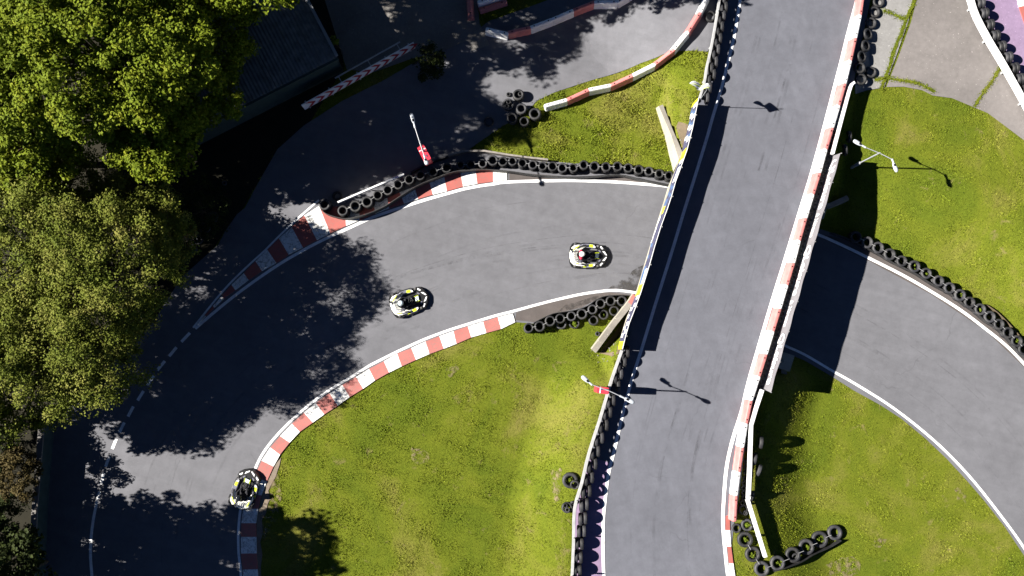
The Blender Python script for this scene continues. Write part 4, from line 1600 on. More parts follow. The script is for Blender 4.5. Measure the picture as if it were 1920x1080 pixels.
# ------------------------------------------------------------------ chevron board
zb0, zb1 = 0.35, 1.2
bl0, bl1 = P(572, 206, zb0), P(779, 90, zb0)
ctr = (bl0 + bl1) / 2
ctr.z = 0
cb = empty("chevron_board", ctr)
tag(cb, "long white board of red chevrons beside the shaded lane", "sign board")
dx = (bl1 - bl0).normalized()
nb = Vector((dx.y, -dx.x, 0))
Lb = (bl1 - bl0).length
A = bl0 - ctr


def bp(s, h, o=0.0):
    return A + dx * s + Vector((0, 0, h)) + nb * o


mb = MB()
vsb = [bp(0, 0), bp(Lb, 0), bp(Lb, zb1 - zb0), bp(0, zb1 - zb0), bp(0, 0, -0.05), bp(Lb, 0, -0.05), bp(Lb, zb1 - zb0, -0.05), bp(0, zb1 - zb0, -0.05)]
mb.add(vsb, [(0, 1, 2, 3), (7, 6, 5, 4), (0, 4, 5, 1), (1, 5, 6, 2), (2, 6, 7, 3), (3, 7, 4, 0)])
mb.build("board", M["print_white"], cb)
mb = MB()
n = 12
hB = zb1 - zb0
for i in range(n):
    s = Lb * (i + 0.35) / n
    w, k = Lb / n * 0.42, hB * 0.42
    mb.add([bp(s, 0.03, 0.004), bp(s + w, 0.03, 0.004), bp(s + w + k, hB / 2, 0.004), bp(s + k, hB / 2, 0.004)], [(0, 1, 2, 3)])
    mb.add([bp(s + k, hB / 2, 0.004), bp(s + w + k, hB / 2, 0.004), bp(s + w, hB - 0.03, 0.004), bp(s, hB - 0.03, 0.004)], [(0, 1, 2, 3)])
mb.build("chevrons", M["red_deep"], cb)
for s in (0.3, Lb * 0.25, Lb * 0.5, Lb * 0.75, Lb - 0.3):
    mb = MB()
    mb.box(bp(s, (zb1 - 0.35) / 2 - 0.18, -0.1), (0.08, 0.08, 1.2), math.atan2(dx.y, dx.x))
    mb.build("post", M["rail_grey"], cb)
mb = MB()
mb.box(bp(Lb * 0.62, hB + 0.02, -0.42), (Lb * 0.58, 0.07, 0.05), math.atan2(dx.y, dx.x))
mb.build("back_rail", M["rail_grey"], cb)
for s in (Lb * 0.36, Lb * 0.62, Lb * 0.88):
    mb = MB()
    mb.box(bp(s, hB - 0.03, -0.22), (0.05, 0.42, 0.04), math.atan2(dx.y, dx.x))
    mb.build("stay", M["rail_grey"], cb)

# ------------------------------------------------------------------ shed with corrugated roof
ZS = 2.7
c1, c2, c4 = P(633, 107, ZS), P(400, 226, ZS), P(566, -18, ZS)
e1 = (c2 - c1)
e2 = (c4 - c1)
Le, Ls = e1.length + 3.0, e2.length + 3.5
e1.normalize()
e2 = (e2 - e1 * e2.dot(e1)).normalized()
shed = empty("shed", Vector((c1.x, c1.y, 0)))
tag(shed, "shed with dark corrugated roof under the big leafy tree", "shed")
mb = MB()
nA = int(Le / 0.05)
rows = [0, Ls * 0.5, Ls]
vs = []
for b in rows:
    for i in range(nA + 1):
        a = i * Le / nA
        z = ZS + 0.03 * math.sin(2 * math.pi * a / 0.2) + 0.25 * b / Ls
        q = e1 * a + e2 * b
        vs.append((q.x, q.y, z))
mb.add(vs, [(r * (nA + 1) + i, r * (nA + 1) + i + 1, (r + 1) * (nA + 1) + i + 1, (r + 1) * (nA + 1) + i) for r in range(2) for i in range(nA)], 0, True)
roof = mb.build("roof", M["roof"], shed)
for s, w_ in ((0.0, 0.16), (Le * 0.36, 0.08)):
    mb = MB()
    q = e1 * s + e2 * (Ls / 2)
    mb.box((q.x, q.y, ZS + 0.18), (w_, Ls, 0.06), math.atan2(e1.y, e1.x), mat=(Matrix.Rotation(math.atan2(e1.y, e1.x), 3, "Z")))
    mb.build("capping", M["steel"] if s == 0 else M["roof"], roof)
for nm, a0, b0, a1, b1_ in (("wall", 0.15, 0.25, Le - 0.1, 0.25), ("wall", 0.15, 0.25, 0.15, Ls - 0.1), ("wall", Le - 0.1, 0.25, Le - 0.1, Ls - 0.1), ("wall", 0.15, Ls - 0.1, Le - 0.1, Ls - 0.1)):
    p, q = e1 * a0 + e2 * b0, e1 * a1 + e2 * b1_
    mb = MB()
    mb.sweep([p, q], 0.1, 0.0, ZS - 0.05)
    mb.build(nm, M["green_board"], shed)
mb = MB()
p, q = e2 * -0.06, e1 * Le + e2 * -0.06
mb.sweep([p, q], 0.13, ZS - 0.16, ZS - 0.04)
mb.build("gutter", M["green_board"], shed)

# left boundary wall
wl = [P(78, 790, 1.3), P(72, 860, 1.3), P(64, 960, 1.3), P(58, 1110, 1.3)]
wl = [Vector((p.x, p.y, 0)) for p in wl]
c = wl[1].copy()
fw = empty("boundary_fence", c)
tag(fw, "grey topped boundary fence in deep shade at the lower left", "fence")
mb = MB()
mb.sweep([p - c for p in wl], 0.10, 0.0, 1.22)
mb.build("panel", M["green_board"], fw)
mb = MB()
mb.sweep([p - c for p in wl], 0.32, 1.225, 1.30)
mb.build("coping", M["concrete_dark"], fw)


# ------------------------------------------------------------------ karts and drivers
def arc(cx, cy, r, a0, a1, n):
    return [(cx + r * math.cos(R(a0 + (a1 - a0) * i / n)), cy + r * math.sin(R(a0 + (a1 - a0) * i / n))) for i in range(n + 1)]


def make_kart():
    t = empty("racing_kart", (0, 0, 0))
    mb = MB()
    mb.prism([(-0.95, -0.42), (-0.2, -0.36), (0.7, -0.30), (0.95, -0.22), (0.95, 0.22), (0.7, 0.30), (-0.2, 0.36), (-0.95, 0.42)], 0.06, 0.12)
    mb.tube([(-0.98, -0.55, 0.13), (-0.98, 0.55, 0.13)], 0.03)
    mb.tube([(0.62, -0.5, 0.13), (0.62, 0.5, 0.13)], 0.02)
    mb.build("chassis", M["black"], t)
    # wheels
    for x, y, w, r, st in ((-0.72, 0.60, 0.21, 0.14, 0), (-0.72, -0.60, 0.21, 0.14, 0), (0.58, 0.56, 0.14, 0.128, 0.12), (0.58, -0.56, 0.14, 0.128, 0.12)):
        m = Matrix.Translation((x, y, r + 0.03)) @ Matrix.Rotation(st, 4, "Z") @ Matrix.Rotation(R(90), 4, "X")
        mb = MB()
        mb.lathe([(r * 0.5, -w / 2 * 0.9), (r * 0.9, -w / 2), (r, -w / 2 * 0.8), (r, w / 2 * 0.8), (r * 0.9, w / 2), (r * 0.5, w / 2 * 0.9)], 20, 0, m)
        wh = mb.build("wheel", M["rubber"], t)
        mb = MB()
        mb.lathe([(0.001, -w * 0.2), (r * 0.52, -w * 0.4), (r * 0.52, w * 0.4), (0.001, w * 0.2)], 14, 0, m)
        mb.build("rim", M["steel"], wh)
    # wrap-round rear bumper and fairing
    out = [(-0.50, 0.72), (-0.72, 0.73), (-0.93, 0.66), (-1.04, 0.45), (-1.09, 0.0), (-1.04, -0.45), (-0.93, -0.66), (-0.72, -0.73), (-0.50, -0.72)]
    inn = [(-0.50, 0.66), (-0.70, 0.66), (-0.86, 0.58), (-0.95, 0.42), (-1.00, 0.0), (-0.95, -0.42), (-0.86, -0.58), (-0.70, -0.66), (-0.50, -0.66)]
    mb = MB()
    for i in range(8):
        mb.prism([out[i], out[i + 1], inn[i + 1], inn[i]], 0.08, 0.27)
    mb.build("rear_bumper", M["black"], t)
    mb = MB()
    o2 = [(-0.30, 0.60), (-0.55, 0.60), (-0.80, 0.56), (-0.98, 0.40), (-1.05, 0.15), (-1.05, -0.15), (-0.98, -0.40), (-0.80, -0.56), (-0.55, -0.60), (-0.30, -0.60)]
    i2 = [(-0.10, 0.54), (-0.30, 0.40), (-0.46, 0.30), (-0.56, 0.20), (-0.60, 0.08), (-0.60, -0.08), (-0.56, -0.20), (-0.46, -0.30), (-0.26, -0.40), (-0.02, -0.54)]
    for i in range(9):
        for k, (za, zb) in enumerate(((0.30, 0.40), (0.40, 0.30))):
            a, b = (o2, [((p[0] + q[0]) / 2, (p[1] + q[1]) / 2) for p, q in zip(o2, i2)])
            if k:
                a, b = b, i2
            mb.add([(a[i][0], a[i][1], za), (a[i + 1][0], a[i + 1][1], za), (b[i + 1][0], b[i + 1][1], zb), (b[i][0], b[i][1], zb)], [(0, 1, 2, 3)], 0, True)
        mb.add([(o2[i][0], o2[i][1], 0.12), (o2[i + 1][0], o2[i + 1][1], 0.12), (o2[i + 1][0], o2[i + 1][1], 0.30), (o2[i][0], o2[i][1], 0.30)], [(0, 1, 2, 3)], 0)
    rf = mb.build("rear_fairing", M["cream"], t)
    for (x, y, L, w, an, m_) in ((-0.62, 0.47, 0.26, 0.045, 35, "lime"), (-0.78, 0.36, 0.26, 0.05, 50, "lime"), (-0.70, -0.46, 0.30, 0.045, -12, "lime"), (-0.90, 0.12, 0.22, 0.03, 8, "grey_pl"),
                                 (-0.90, 0.02, 0.22, 0.025, 0, "grey_pl"), (-0.89, -0.10, 0.24, 0.03, -6, "grey_pl"), (-0.92, 0.24, 0.16, 0.03, 25, "grey_pl"),
                                 (-0.66, -0.36, 0.22, 0.03, -28, "black"), (-0.50, 0.46, 0.34, 0.06, 24, "black"), (-0.82, 0.20, 0.30, 0.05, 14, "black"), (-0.80, -0.22, 0.26, 0.04, -14, "grey_pl"), (-0.28, -0.52, 0.24, 0.08, -8, "black"), (-0.98, 0.30, 0.10, 0.16, 30, "black"), (-0.26, 0.54, 0.22, 0.09, 8, "black"), (-0.47, -0.53, 0.3, 0.05, -6, "grey_pl"), (-0.47, 0.55, 0.22, 0.06, 14, "grey_pl")):
        mb = MB()
        mb.box((x, y, 0.395), (L, w, 0.03), R(an))
        mb.build("stripe", M[m_], rf)
    # side pods
    for s in (1, -1):
        o3 = [(-0.42, 0.46), (0.40, 0.42), (0.44, 0.50), (0.30, 0.66), (-0.15, 0.70), (-0.40, 0.66)]
        o3 = [(x, y * s) for x, y in o3]
        if s < 0:
            o3 = o3[::-1]
        mb = MB()
        mb.prism(o3, 0.07, 0.25, 0.04)
        sp = mb.build("side_pod", M["grey_pl"], t, 0.01)
        for (o4, m_) in (([(0.02, 0.50), (0.26, 0.47), (0.24, 0.62), (0.06, 0.63)], "lime"), ([(-0.38, 0.50), (-0.04, 0.49), (-0.10, 0.64), (-0.36, 0.64)], "grey_pl" if s > 0 else "black"),
                         ([(0.28, 0.47), (0.39, 0.455), (0.38, 0.53), (0.29, 0.60)], "print_white"), ([(-0.30, 0.60), (-0.06, 0.58), (-0.14, 0.66), (-0.28, 0.665)], "lime" if s < 0 else "grey_pl")):
            q = [(x, y * s) for x, y in o4]
            if s < 0:
                q = q[::-1]
            mb = MB()
            mb.prism(q, 0.245, 0.262)
            mb.build("side_panel", M[m_], sp)
        mb = MB()
        mb.tube([(-0.48, 0.64 * s, 0.16), (-0.3, 0.72 * s, 0.16), (0.3, 0.70 * s, 0.16), (0.5, 0.60 * s, 0.16)], 0.025, 8)
        mb.build("side_bar", M["black"], t)
    # nose
    o5 = [(0.46, -0.30), (0.62, -0.66), (0.80, -0.64), (1.00, -0.42), (1.12, -0.16), (1.15, 0.0), (1.12, 0.16), (1.00, 0.42), (0.80, 0.64), (0.62, 0.66), (0.46, 0.30)]
    mb = MB()
    mb.prism(o5, 0.06, 0.24, 0.09)
    ns = mb.build("nose_fairing", M["black"], t, 0.012)
    for s in (1, -1):
        for q, m_ in (([(0.78, 0.28), (0.98, 0.05), (1.05, 0.05), (0.92, 0.25)], "print_white"), ([(0.62, 0.52), (0.76, 0.38), (0.84, 0.40), (0.70, 0.57)], "print_white"),
                      ([(0.55, 0.30), (0.66, 0.20), (0.72, 0.22), (0.62, 0.34)], "grey_pl")):
            w = [(x, y * s) for x, y in q]
            if s < 0:
                w = w[::-1]
            mb = MB()
            mb.prism(w, 0.237, 0.252)
            mb.build("decal", M[m_], ns)
    mb = MB()
    mb.prism([(0.36, -0.11), (0.56, -0.13), (0.60, 0.13), (0.40, 0.12)][::1], 0.30, 0.335, 0.01)
    fp = mb.build("front_panel", M["helmet_pale"], t, 0.01)
    for y in (-0.15, 0.16):
        mb = MB()
        mb.box((0.48, y, 0.30), (0.24, 0.02, 0.05), 0.05)
        mb.build("panel_edge", M["lime"], fp)
    mb = MB()
    mb.tube([(0.30, 0, 0.14), (0.12, 0, 0.44)], 0.015, 8)
    mb.build("steering_column", M["steel"], t)
    mb = MB()
    rot = Matrix.Translation((0.12, 0, 0.45)) @ Matrix.Rotation(R(-30), 4, "Y")
    ringp = [rot @ Vector((0.13 * math.cos(a), 0.15 * math.sin(a), 0)) for a in [2 * math.pi * i / 20 for i in range(21)]]
    mb.tube(ringp, 0.015, 6, caps=False)
    mb.tube([rot @ Vector((0, -0.14, 0)), rot @ Vector((0, 0.14, 0))], 0.012, 6)
    mb.build("steering_wheel", M["black"], t)
    mb = MB()
    ns_, vs, fs = 12, [], []
    for j, (z, k, dx_) in enumerate(((0.10, 0.55, 0), (0.14, 0.85, 0), (0.28, 1.0, -0.02), (0.46, 1.02, -0.08), (0.46, 0.94, -0.08), (0.28, 0.90, -0.02), (0.15, 0.7, 0))):
        for i in range(ns_ + 1):
            a = R(70 + 220 * i / ns_)
            vs.append((-0.36 + 0.22 * k * math.cos(a) + dx_, 0.21 * k * math.sin(a), z))
    for j in range(6):
        for i in range(ns_):
            fs.append((j * 13 + i, j * 13 + i + 1, (j + 1) * 13 + i + 1, (j + 1) * 13 + i))
    mb.add(vs, fs, 0, True)
    mb.box((-0.30, 0, 0.14), (0.34, 0.34, 0.03))
    mb.build("seat", M["black"], t)
    mb = MB()
    mb.box((-0.50, -0.36, 0.24), (0.30, 0.20, 0.20))
    for k in range(4):
        mb.box((-0.58 + 0.05 * k, -0.36, 0.36), (0.02, 0.18, 0.04))
    mb.build("engine", M["grey_pl"], t, 0.01)
    mb = MB()
    mb.tube([(-0.35, -0.42, 0.28), (-0.5, -0.50, 0.3), (-0.9, -0.42, 0.26)], [0.03, 0.05, 0.045], 10)
    mb.build("exhaust", M["steel"], t)
    return t


def make_driver(helmet_mat, red_collar):
    t_name = "person"
    J, E, Rr = [], [], []

    def j(p, r, parent=None):
        J.append(p)
        Rr.append(r)
        if parent is not None:
            E.append((parent, len(J) - 1))
        return len(J) - 1

    pel = j((-0.38, 0, 0.24), 0.155)
    spn = j((-0.45, 0, 0.42), 0.15, pel)
    che = j((-0.47, 0, 0.60), 0.165, spn)
    nek = j((-0.44, 0, 0.74), 0.065, che)
    j((-0.42, 0, 0.84), 0.075, nek)
    for s in (1, -1):
        sh = j((-0.46, 0.19 * s, 0.66), 0.075, che)
        el = j((-0.22, 0.30 * s, 0.50), 0.05, sh)
        wr = j((0.03, 0.175 * s, 0.47), 0.034, el)
        pa = j((0.09, 0.155 * s, 0.475), 0.036, wr)
        for q, (dy, ln) in enumerate(((0.02, 0.055), (0.008, 0.065), (-0.006, 0.06), (-0.02, 0.048))):
            f1 = j((0.125, (0.155 + dy) * s, 0.492 - q * 0.004), 0.011, pa)
            f2 = j((0.125 + ln * 0.35, (0.150 + dy) * s, 0.468 - q * 0.004), 0.010, f1)
            j((0.125 + ln * 0.1, (0.145 + dy) * s, 0.440 - q * 0.003), 0.009, f2)
        th = j((0.085, 0.125 * s, 0.49), 0.012, pa)
        j((0.11, 0.108 * s, 0.475), 0.010, th)
        hp = j((-0.30, 0.11 * s, 0.22), 0.095, pel)
        kn = j((0.14, 0.21 * s, 0.38), 0.068, hp)
        an = j((0.52, 0.17 * s, 0.20), 0.045, kn)
        he = j((0.57, 0.17 * s, 0.17), 0.042, an)
        j((0.68, 0.16 * s, 0.27), 0.035, he)
    me = bpy.data.meshes.new(t_name)
    me.from_pydata(J, E, [])
    o = bpy.data.objects.new(t_name, me)
    col.objects.link(o)
    sk = o.modifiers.new("skin", "SKIN")
    sk.use_smooth_shade = True
    for i, r in enumerate(Rr):
        me.skin_vertices[0].data[i].radius = (r, r)
    me.skin_vertices[0].data[0].use_root = True
    sub = o.modifiers.new("sub", "SUBSURF")
    sub.levels = sub.render_levels = 2
    me.materials.append(M["cloth_black"])
    mb = MB()
    mt = Matrix.Translation((-0.40, 0, 0.90))
    prof = [(0.001, 0.15), (0.05, 0.146), (0.09, 0.13), (0.122, 0.09), (0.136, 0.03), (0.136, -0.03), (0.126, -0.09), (0.108, -0.13), (0.085, -0.135)]
    mb.lathe(prof, 24, 0, mt @ Matrix.Diagonal((1.2, 1.1, 1.05, 1.0)))
    h = mb.build("helmet", M[helmet_mat], o)
    mb = MB()
    vs, fs = [], []
    for i in range(9):
        a = R(-62 + 124 * i / 8)
        for r, z in ((0.132, 0.055), (0.142, 0.0), (0.138, -0.055)):
            vs.append((-0.40 + 1.2 * r * math.cos(a) + 0.004 * math.cos(a), r * math.sin(a) * 1.13, 0.90 + z))
    for i in range(8):
        for k in range(2):
            fs.append((i * 3 + k, i * 3 + k + 1, (i + 1) * 3 + k + 1, (i + 1) * 3 + k))
    mb.add(vs, fs, 0, True)
    mb.build("visor", M["visor"], h)
    if red_collar:
        for s in (1, -1):
            mb = MB()
            blob(mb, (-0.46, 0.16 * s, 0.68), (0.35, 1.0 * s, -0.15), 0.26, 0.20, 0.19, taper=0.2)
            mb.build("sleeve", M["cloth_red"], o)
    return o


KARTS = [((1103, 479.5), -1.5, "kart nearest the bridge, driver with white helmet and red shoulders"),
         ((767, 565.5), 19.0, "middle kart of the three, just leaving the tree shade"),
         ((460, 917), 73.0, "kart running over the kerb at the lower left")]
k0 = make_kart()
DR = [("plastic_white", True, "driver in white helmet and red shirt in the kart nearest the bridge"),
      ("helmet_pale", False, "driver in pale blue helmet in the middle kart"), ("visor", False, "driver in black helmet in the lower left kart on the kerb")]
for i, ((u, v), ang, lab) in enumerate(KARTS):
    k = k0 if i == 0 else copy_tree(k0)
    p = PT(u, v, 0.25)
    k.location = (p.x, p.y, 0.035 if i < 2 else 0.07)
    k.rotation_euler = (0, 0, R(ang))
    tag(k, lab, "kart", "racing karts on the lower track")
    d = make_driver(*DR[i][:2])
    d.location = k.location
    d.rotation_euler = (0, 0, R(ang))
    tag(d, DR[i][2], "person", "kart drivers")


# ------------------------------------------------------------------ trees and bushes
def leaf_cloud(centres, radii, n_per, size, seed, spread=1.0, droop=0.3):
    """leaf quads scattered in clusters; returns vertex and face arrays"""
    g = np.random.default_rng(seed)
    C = np.repeat(centres, n_per, axis=0)
    Rr = np.repeat(radii, n_per)
    n = len(C)
    d = g.normal(size=(n, 3))
    d /= np.linalg.norm(d, axis=1)[:, None]
    r = Rr * g.random(n) ** 0.5
    p = C + d * r[:, None] * np.array([1, 1, 0.7])
    nrm = d * 0.6 + g.normal(size=(n, 3)) * 0.55 + np.array([-0.15, 0, 0.75])
    nrm /= np.linalg.norm(nrm, axis=1)[:, None]
    t = g.normal(size=(n, 3))
    t -= nrm * (t * nrm).sum(1)[:, None]
    t /= np.linalg.norm(t, axis=1)[:, None]
    b = np.cross(nrm, t)
    s = size * g.uniform(0.6, 1.35, n)
    s = s[:, None]
    V = np.stack([p - t * s * 0.5, p + b * s * 0.36 - t * s * 0.05, p + t * s * 0.5 + nrm * s * 0.12, p - b * s * 0.36 - t * s * 0.05], 1).reshape(-1, 3)
    F = np.arange(4 * n).reshape(-1, 4)
    return V, F


def crown(cx, cy, cz, rx, ry, rz, n_cl, n_per, size, seed, cr=0.55, lump=0.22, low=-0.45):
    g = np.random.default_rng(seed)
    d = g.normal(size=(n_cl * 3, 3))
    d /= np.linalg.norm(d, axis=1)[:, None]
    d = d[d[:, 2] > low][:n_cl]
    m = len(d)
    ph = g.uniform(0, 6.28, 6)
    an = np.arctan2(d[:, 1], d[:, 0])
    k = 1 + lump * (np.sin(an * 3 + ph[0]) * 0.5 + np.sin(an * 5 + ph[1] + d[:, 2] * 4) * 0.35 + np.sin(an * 9 + ph[2]) * 0.3 + np.sin(d[:, 2] * 7 + ph[3]) * 0.3)
    r = k * np.where(g.random(m) < 0.78, g.uniform(0.82, 1.03, m), g.uniform(0.35, 0.85, m))
    C = np.stack([cx + d[:, 0] * rx * r, cy + d[:, 1] * ry * r, cz + d[:, 2] * rz * r], 1)
    rad = cr * g.uniform(0.55, 1.35, m)
    return leaf_cloud(C, rad, n_per, size, seed + 1), C


def tree(u, v, cz, rx, ry, rz, n_cl, n_per, size, leaf, seed, label, cat="tree", name="tree", cr=0.55, group=None, lump=0.22, low=-0.45, trunk_r=0.22):
    c = P(u, v, cz)
    g0 = 0.0 if abs(c.x) > 40 else h1(c.x, c.y)
    t = empty(name, (c.x, c.y, g0))
    tag(t, label, cat, group)
    (V, F), C = crown(0, 0, cz - g0, rx, ry, rz, n_cl, n_per, size, seed, cr, lump, low)
    np_mesh("crown", V, F, M[leaf], False, t)
    mb = MB()
    g = random.Random(seed)
    mb.tube([(0, 0, -0.1), (0.08, 0.05, (cz - g0) * 0.45), (0, 0, cz - g0)], [trunk_r, trunk_r * 0.75, trunk_r * 0.4], 9)
    idx = list(range(len(C)))
    g.shuffle(idx)
    for i in idx[:min(46, len(C) // 3)]:
        q = Vector(C[i])
        b = Vector((0, 0, (cz - g0) * g.uniform(0.4, 0.85)))
        mid_ = b.lerp(q, 0.5) + Vector((g.uniform(-.3, .3), g.uniform(-.3, .3), g.uniform(0, .4)))
        mb.tube([b, mid_, q], [trunk_r * 0.35, trunk_r * 0.2, trunk_r * 0.06], 5)
    mb.build("trunk", M["bark"], t)
    return t


tree(172, 100, 8.0, 5.4, 4.4, 4.0, 540, 165, 0.165, "leaf_maple", 21, "big maple with bright clumps of leaves filling the top left corner", cr=0.62, lump=0.25)
tree(285, 250, 5.2, 2.3, 2.1, 1.6, 150, 110, 0.18, "leaf_maple", 61, "lower right lobe of leafy tree dipping towards the shaded lane", cr=0.5)
tree(350, 90, 4.5, 3.5, 4.3, 2.3, 280, 150, 0.15, "leaf_maple", 22, "dark shaded broadleaf tree leaning over the shed roof", cr=0.55, lump=0.25)
tree(-30, 40, 6.8, 4.2, 4.2, 3.0, 240, 110, 0.20, "leaf_maple", 29, "sunlit maple cut off by the top left edge", cr=0.6)
tree(55, 478, 5.2, 4.1, 3.6, 2.6, 420, 115, 0.115, "leaf_fine", 23, "fine leaved tree left of the hedge, its top pale yellow", cr=0.55, lump=0.14)
tree(190, 510, 5.5, 3.5, 3.8, 3.0, 420, 115, 0.11, "leaf_fine", 24, "dense fine leaved tree right beside the shaded lane", cr=0.5, lump=0.14)
tree(45, 680, 5.3, 3.7, 3.6, 3.0, 380, 115, 0.11, "leaf_fine", 25, "fine leaved tree at the left edge above the dark gap", cr=0.5, lump=0.16)
tree(158, 652, 5.3, 2.9, 2.9, 3.0, 280, 110, 0.105, "leaf_fine", 26, "lowest fine leaved tree beside the dashed line", cr=0.5, lump=0.2)
tree(240, 372, 2.6, 2.6, 1.4, 1.2, 120, 130, 0.11, "leaf_fine", 33, "thin bushy tree between the maple and the hedge trees", cr=0.45, lump=0.2)
tree(50, 262, 5.6, 2.6, 2.4, 2.2, 170, 110, 0.18, "leaf_maple", 62, "sunlit lower branches of leafy tree at the left edge above the pale hedge tree", cr=0.5)
tree(95, 345, 3.2, 2.6, 1.9, 1.4, 150, 130, 0.11, "leaf_fine", 36, "bushy fine leaved tree wedged below the maple's bright clumps", cr=0.45, lump=0.2)
tree(-10, 330, 4.2, 2.2, 2.4, 2.0, 130, 130, 0.11, "leaf_fine", 37, "pale fine leaved tree cut by the left edge below the maple", cr=0.45, lump=0.2)
tree(325, 440, 3.0, 1.2, 1.4, 1.8, 90, 120, 0.11, "leaf_fine", 38, "small leafy tree at the hedge end beside the lane", cr=0.4, lump=0.2, trunk_r=0.1)
tree(-35, 835, 2.0, 1.9, 1.8, 1.2, 110, 90, 0.11, "leaf_dark", 39, "dark low bush added at the left edge to shade the ground there", "bush", "bush", cr=0.35, trunk_r=0.05)  # added bush, placed only to throw shade on the ground beside it
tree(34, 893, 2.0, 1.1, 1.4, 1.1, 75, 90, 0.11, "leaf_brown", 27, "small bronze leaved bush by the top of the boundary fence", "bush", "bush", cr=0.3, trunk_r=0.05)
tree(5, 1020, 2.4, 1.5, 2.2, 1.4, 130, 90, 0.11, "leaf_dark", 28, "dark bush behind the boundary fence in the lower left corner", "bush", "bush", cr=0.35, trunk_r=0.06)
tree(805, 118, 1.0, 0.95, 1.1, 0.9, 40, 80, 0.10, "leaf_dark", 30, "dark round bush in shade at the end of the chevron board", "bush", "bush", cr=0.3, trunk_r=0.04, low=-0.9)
tree(630, 82, 2.0, 0.25, 0.25, 0.25, 6, 40, 0.12, "leaf_weed", 31, "small yellow green sprig at the corner of the shed roof", "plant", "plant", cr=0.16, trunk_r=0.02)
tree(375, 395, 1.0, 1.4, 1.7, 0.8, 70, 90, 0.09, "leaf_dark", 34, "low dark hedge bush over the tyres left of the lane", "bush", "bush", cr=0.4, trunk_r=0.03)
# trees beyond the frame whose shade falls into it
for u, v, z, r, rz_, s in ((690, -245, 8.0, 4.2, 3.2, 41), (915, -262, 8.5, 3.2, 2.8, 42), (470, -175, 8.4, 4.4, 3.4, 43), (250, -130, 7.5, 4.2, 3.2, 44), (1050, -228, 8.3, 2.4, 2.0, 45),
                           (-70, 1122, 7.2, 3.5, 3.0, 46), (-190, 1090, 6.0, 3.1, 2.6, 49), (-120, 715, 6.0, 3.4, 2.8, 47), (120, 1210, 5.5, 2.2, 2.4, 48)):
    tree(u, v, z, r, r, rz_, 270, 100, 0.2, "leaf_dark" if s in (46, 49) else "leaf_maple", s, "leafy tree standing just outside the picture, seen only by its shade", cr=0.62, group="trees around the site", trunk_r=0.12)


def weed(u, v, r, n, label, f=PT, leaf="leaf_weed", z=0.2):
    p = f(u, v, z)
    g = np.random.default_rng(int(u * 7 + v))
    C = np.stack([g.normal(0, r * 0.4, 8), g.normal(0, r * 0.4, 8), g.uniform(0.05, z, 8)], 1)
    V, F = leaf_cloud(C, np.full(8, r * 0.4), n, 0.07, int(u + v))
    o = np_mesh("weed", V, F, M[leaf])
    o.location = (p.x, p.y, p.z - z)
    tag(o, label, "weed", "weeds growing through the tyres")


for u, v, r, l, f in ((1401.4, 984.7, 0.22, "yellow weed filling the tyre beside the slanting rail", PR), (1398, 1012, 0.16, "weed inside the first large tyre", PT),
                      (1412, 1040, 0.16, "weed inside the second large tyre", PT), (1461, 1057, 0.14, "weed inside the fourth large tyre", PT), (1516, 1027, 0.15, "weed inside the sixth large tyre", PT),
                      (1541, 1013, 0.26, "bushy weed spilling from the seventh large tyre", PT), (1131.7, 590, 0.2, "bright weed in the tyre beside the lower wing wall", PT),
                      (1077, 606, 0.15, "small weed in the half buried back row tyre", PT), (1715.3, 499, 0.16, "weed in the sixth tyre of the right bend", PT),
                      (1738, 513, 0.14, "weed in the seventh tyre of the right bend", PT), (1801, 553, 0.12, "weed in the tenth tyre of the right bend", PT), (1839, 580, 0.14, "weed in the twelfth tyre of the right bend", PT),
                      (1908, 639, 0.12, "weed in the sixteenth tyre of the right bend", PT), (1022, 620, 0.12, "pale weed under the tyre row beside the bridge", PT),
                      (1069, 900, 0.14, "weed inside the large brownish tyre", PT), (1421, 905, 0.15, "weed between the wide rail and the grass", PT)):
    weed(u, v, r, 16, l, f, z=0.32 if "tyre" in l else 0.15)

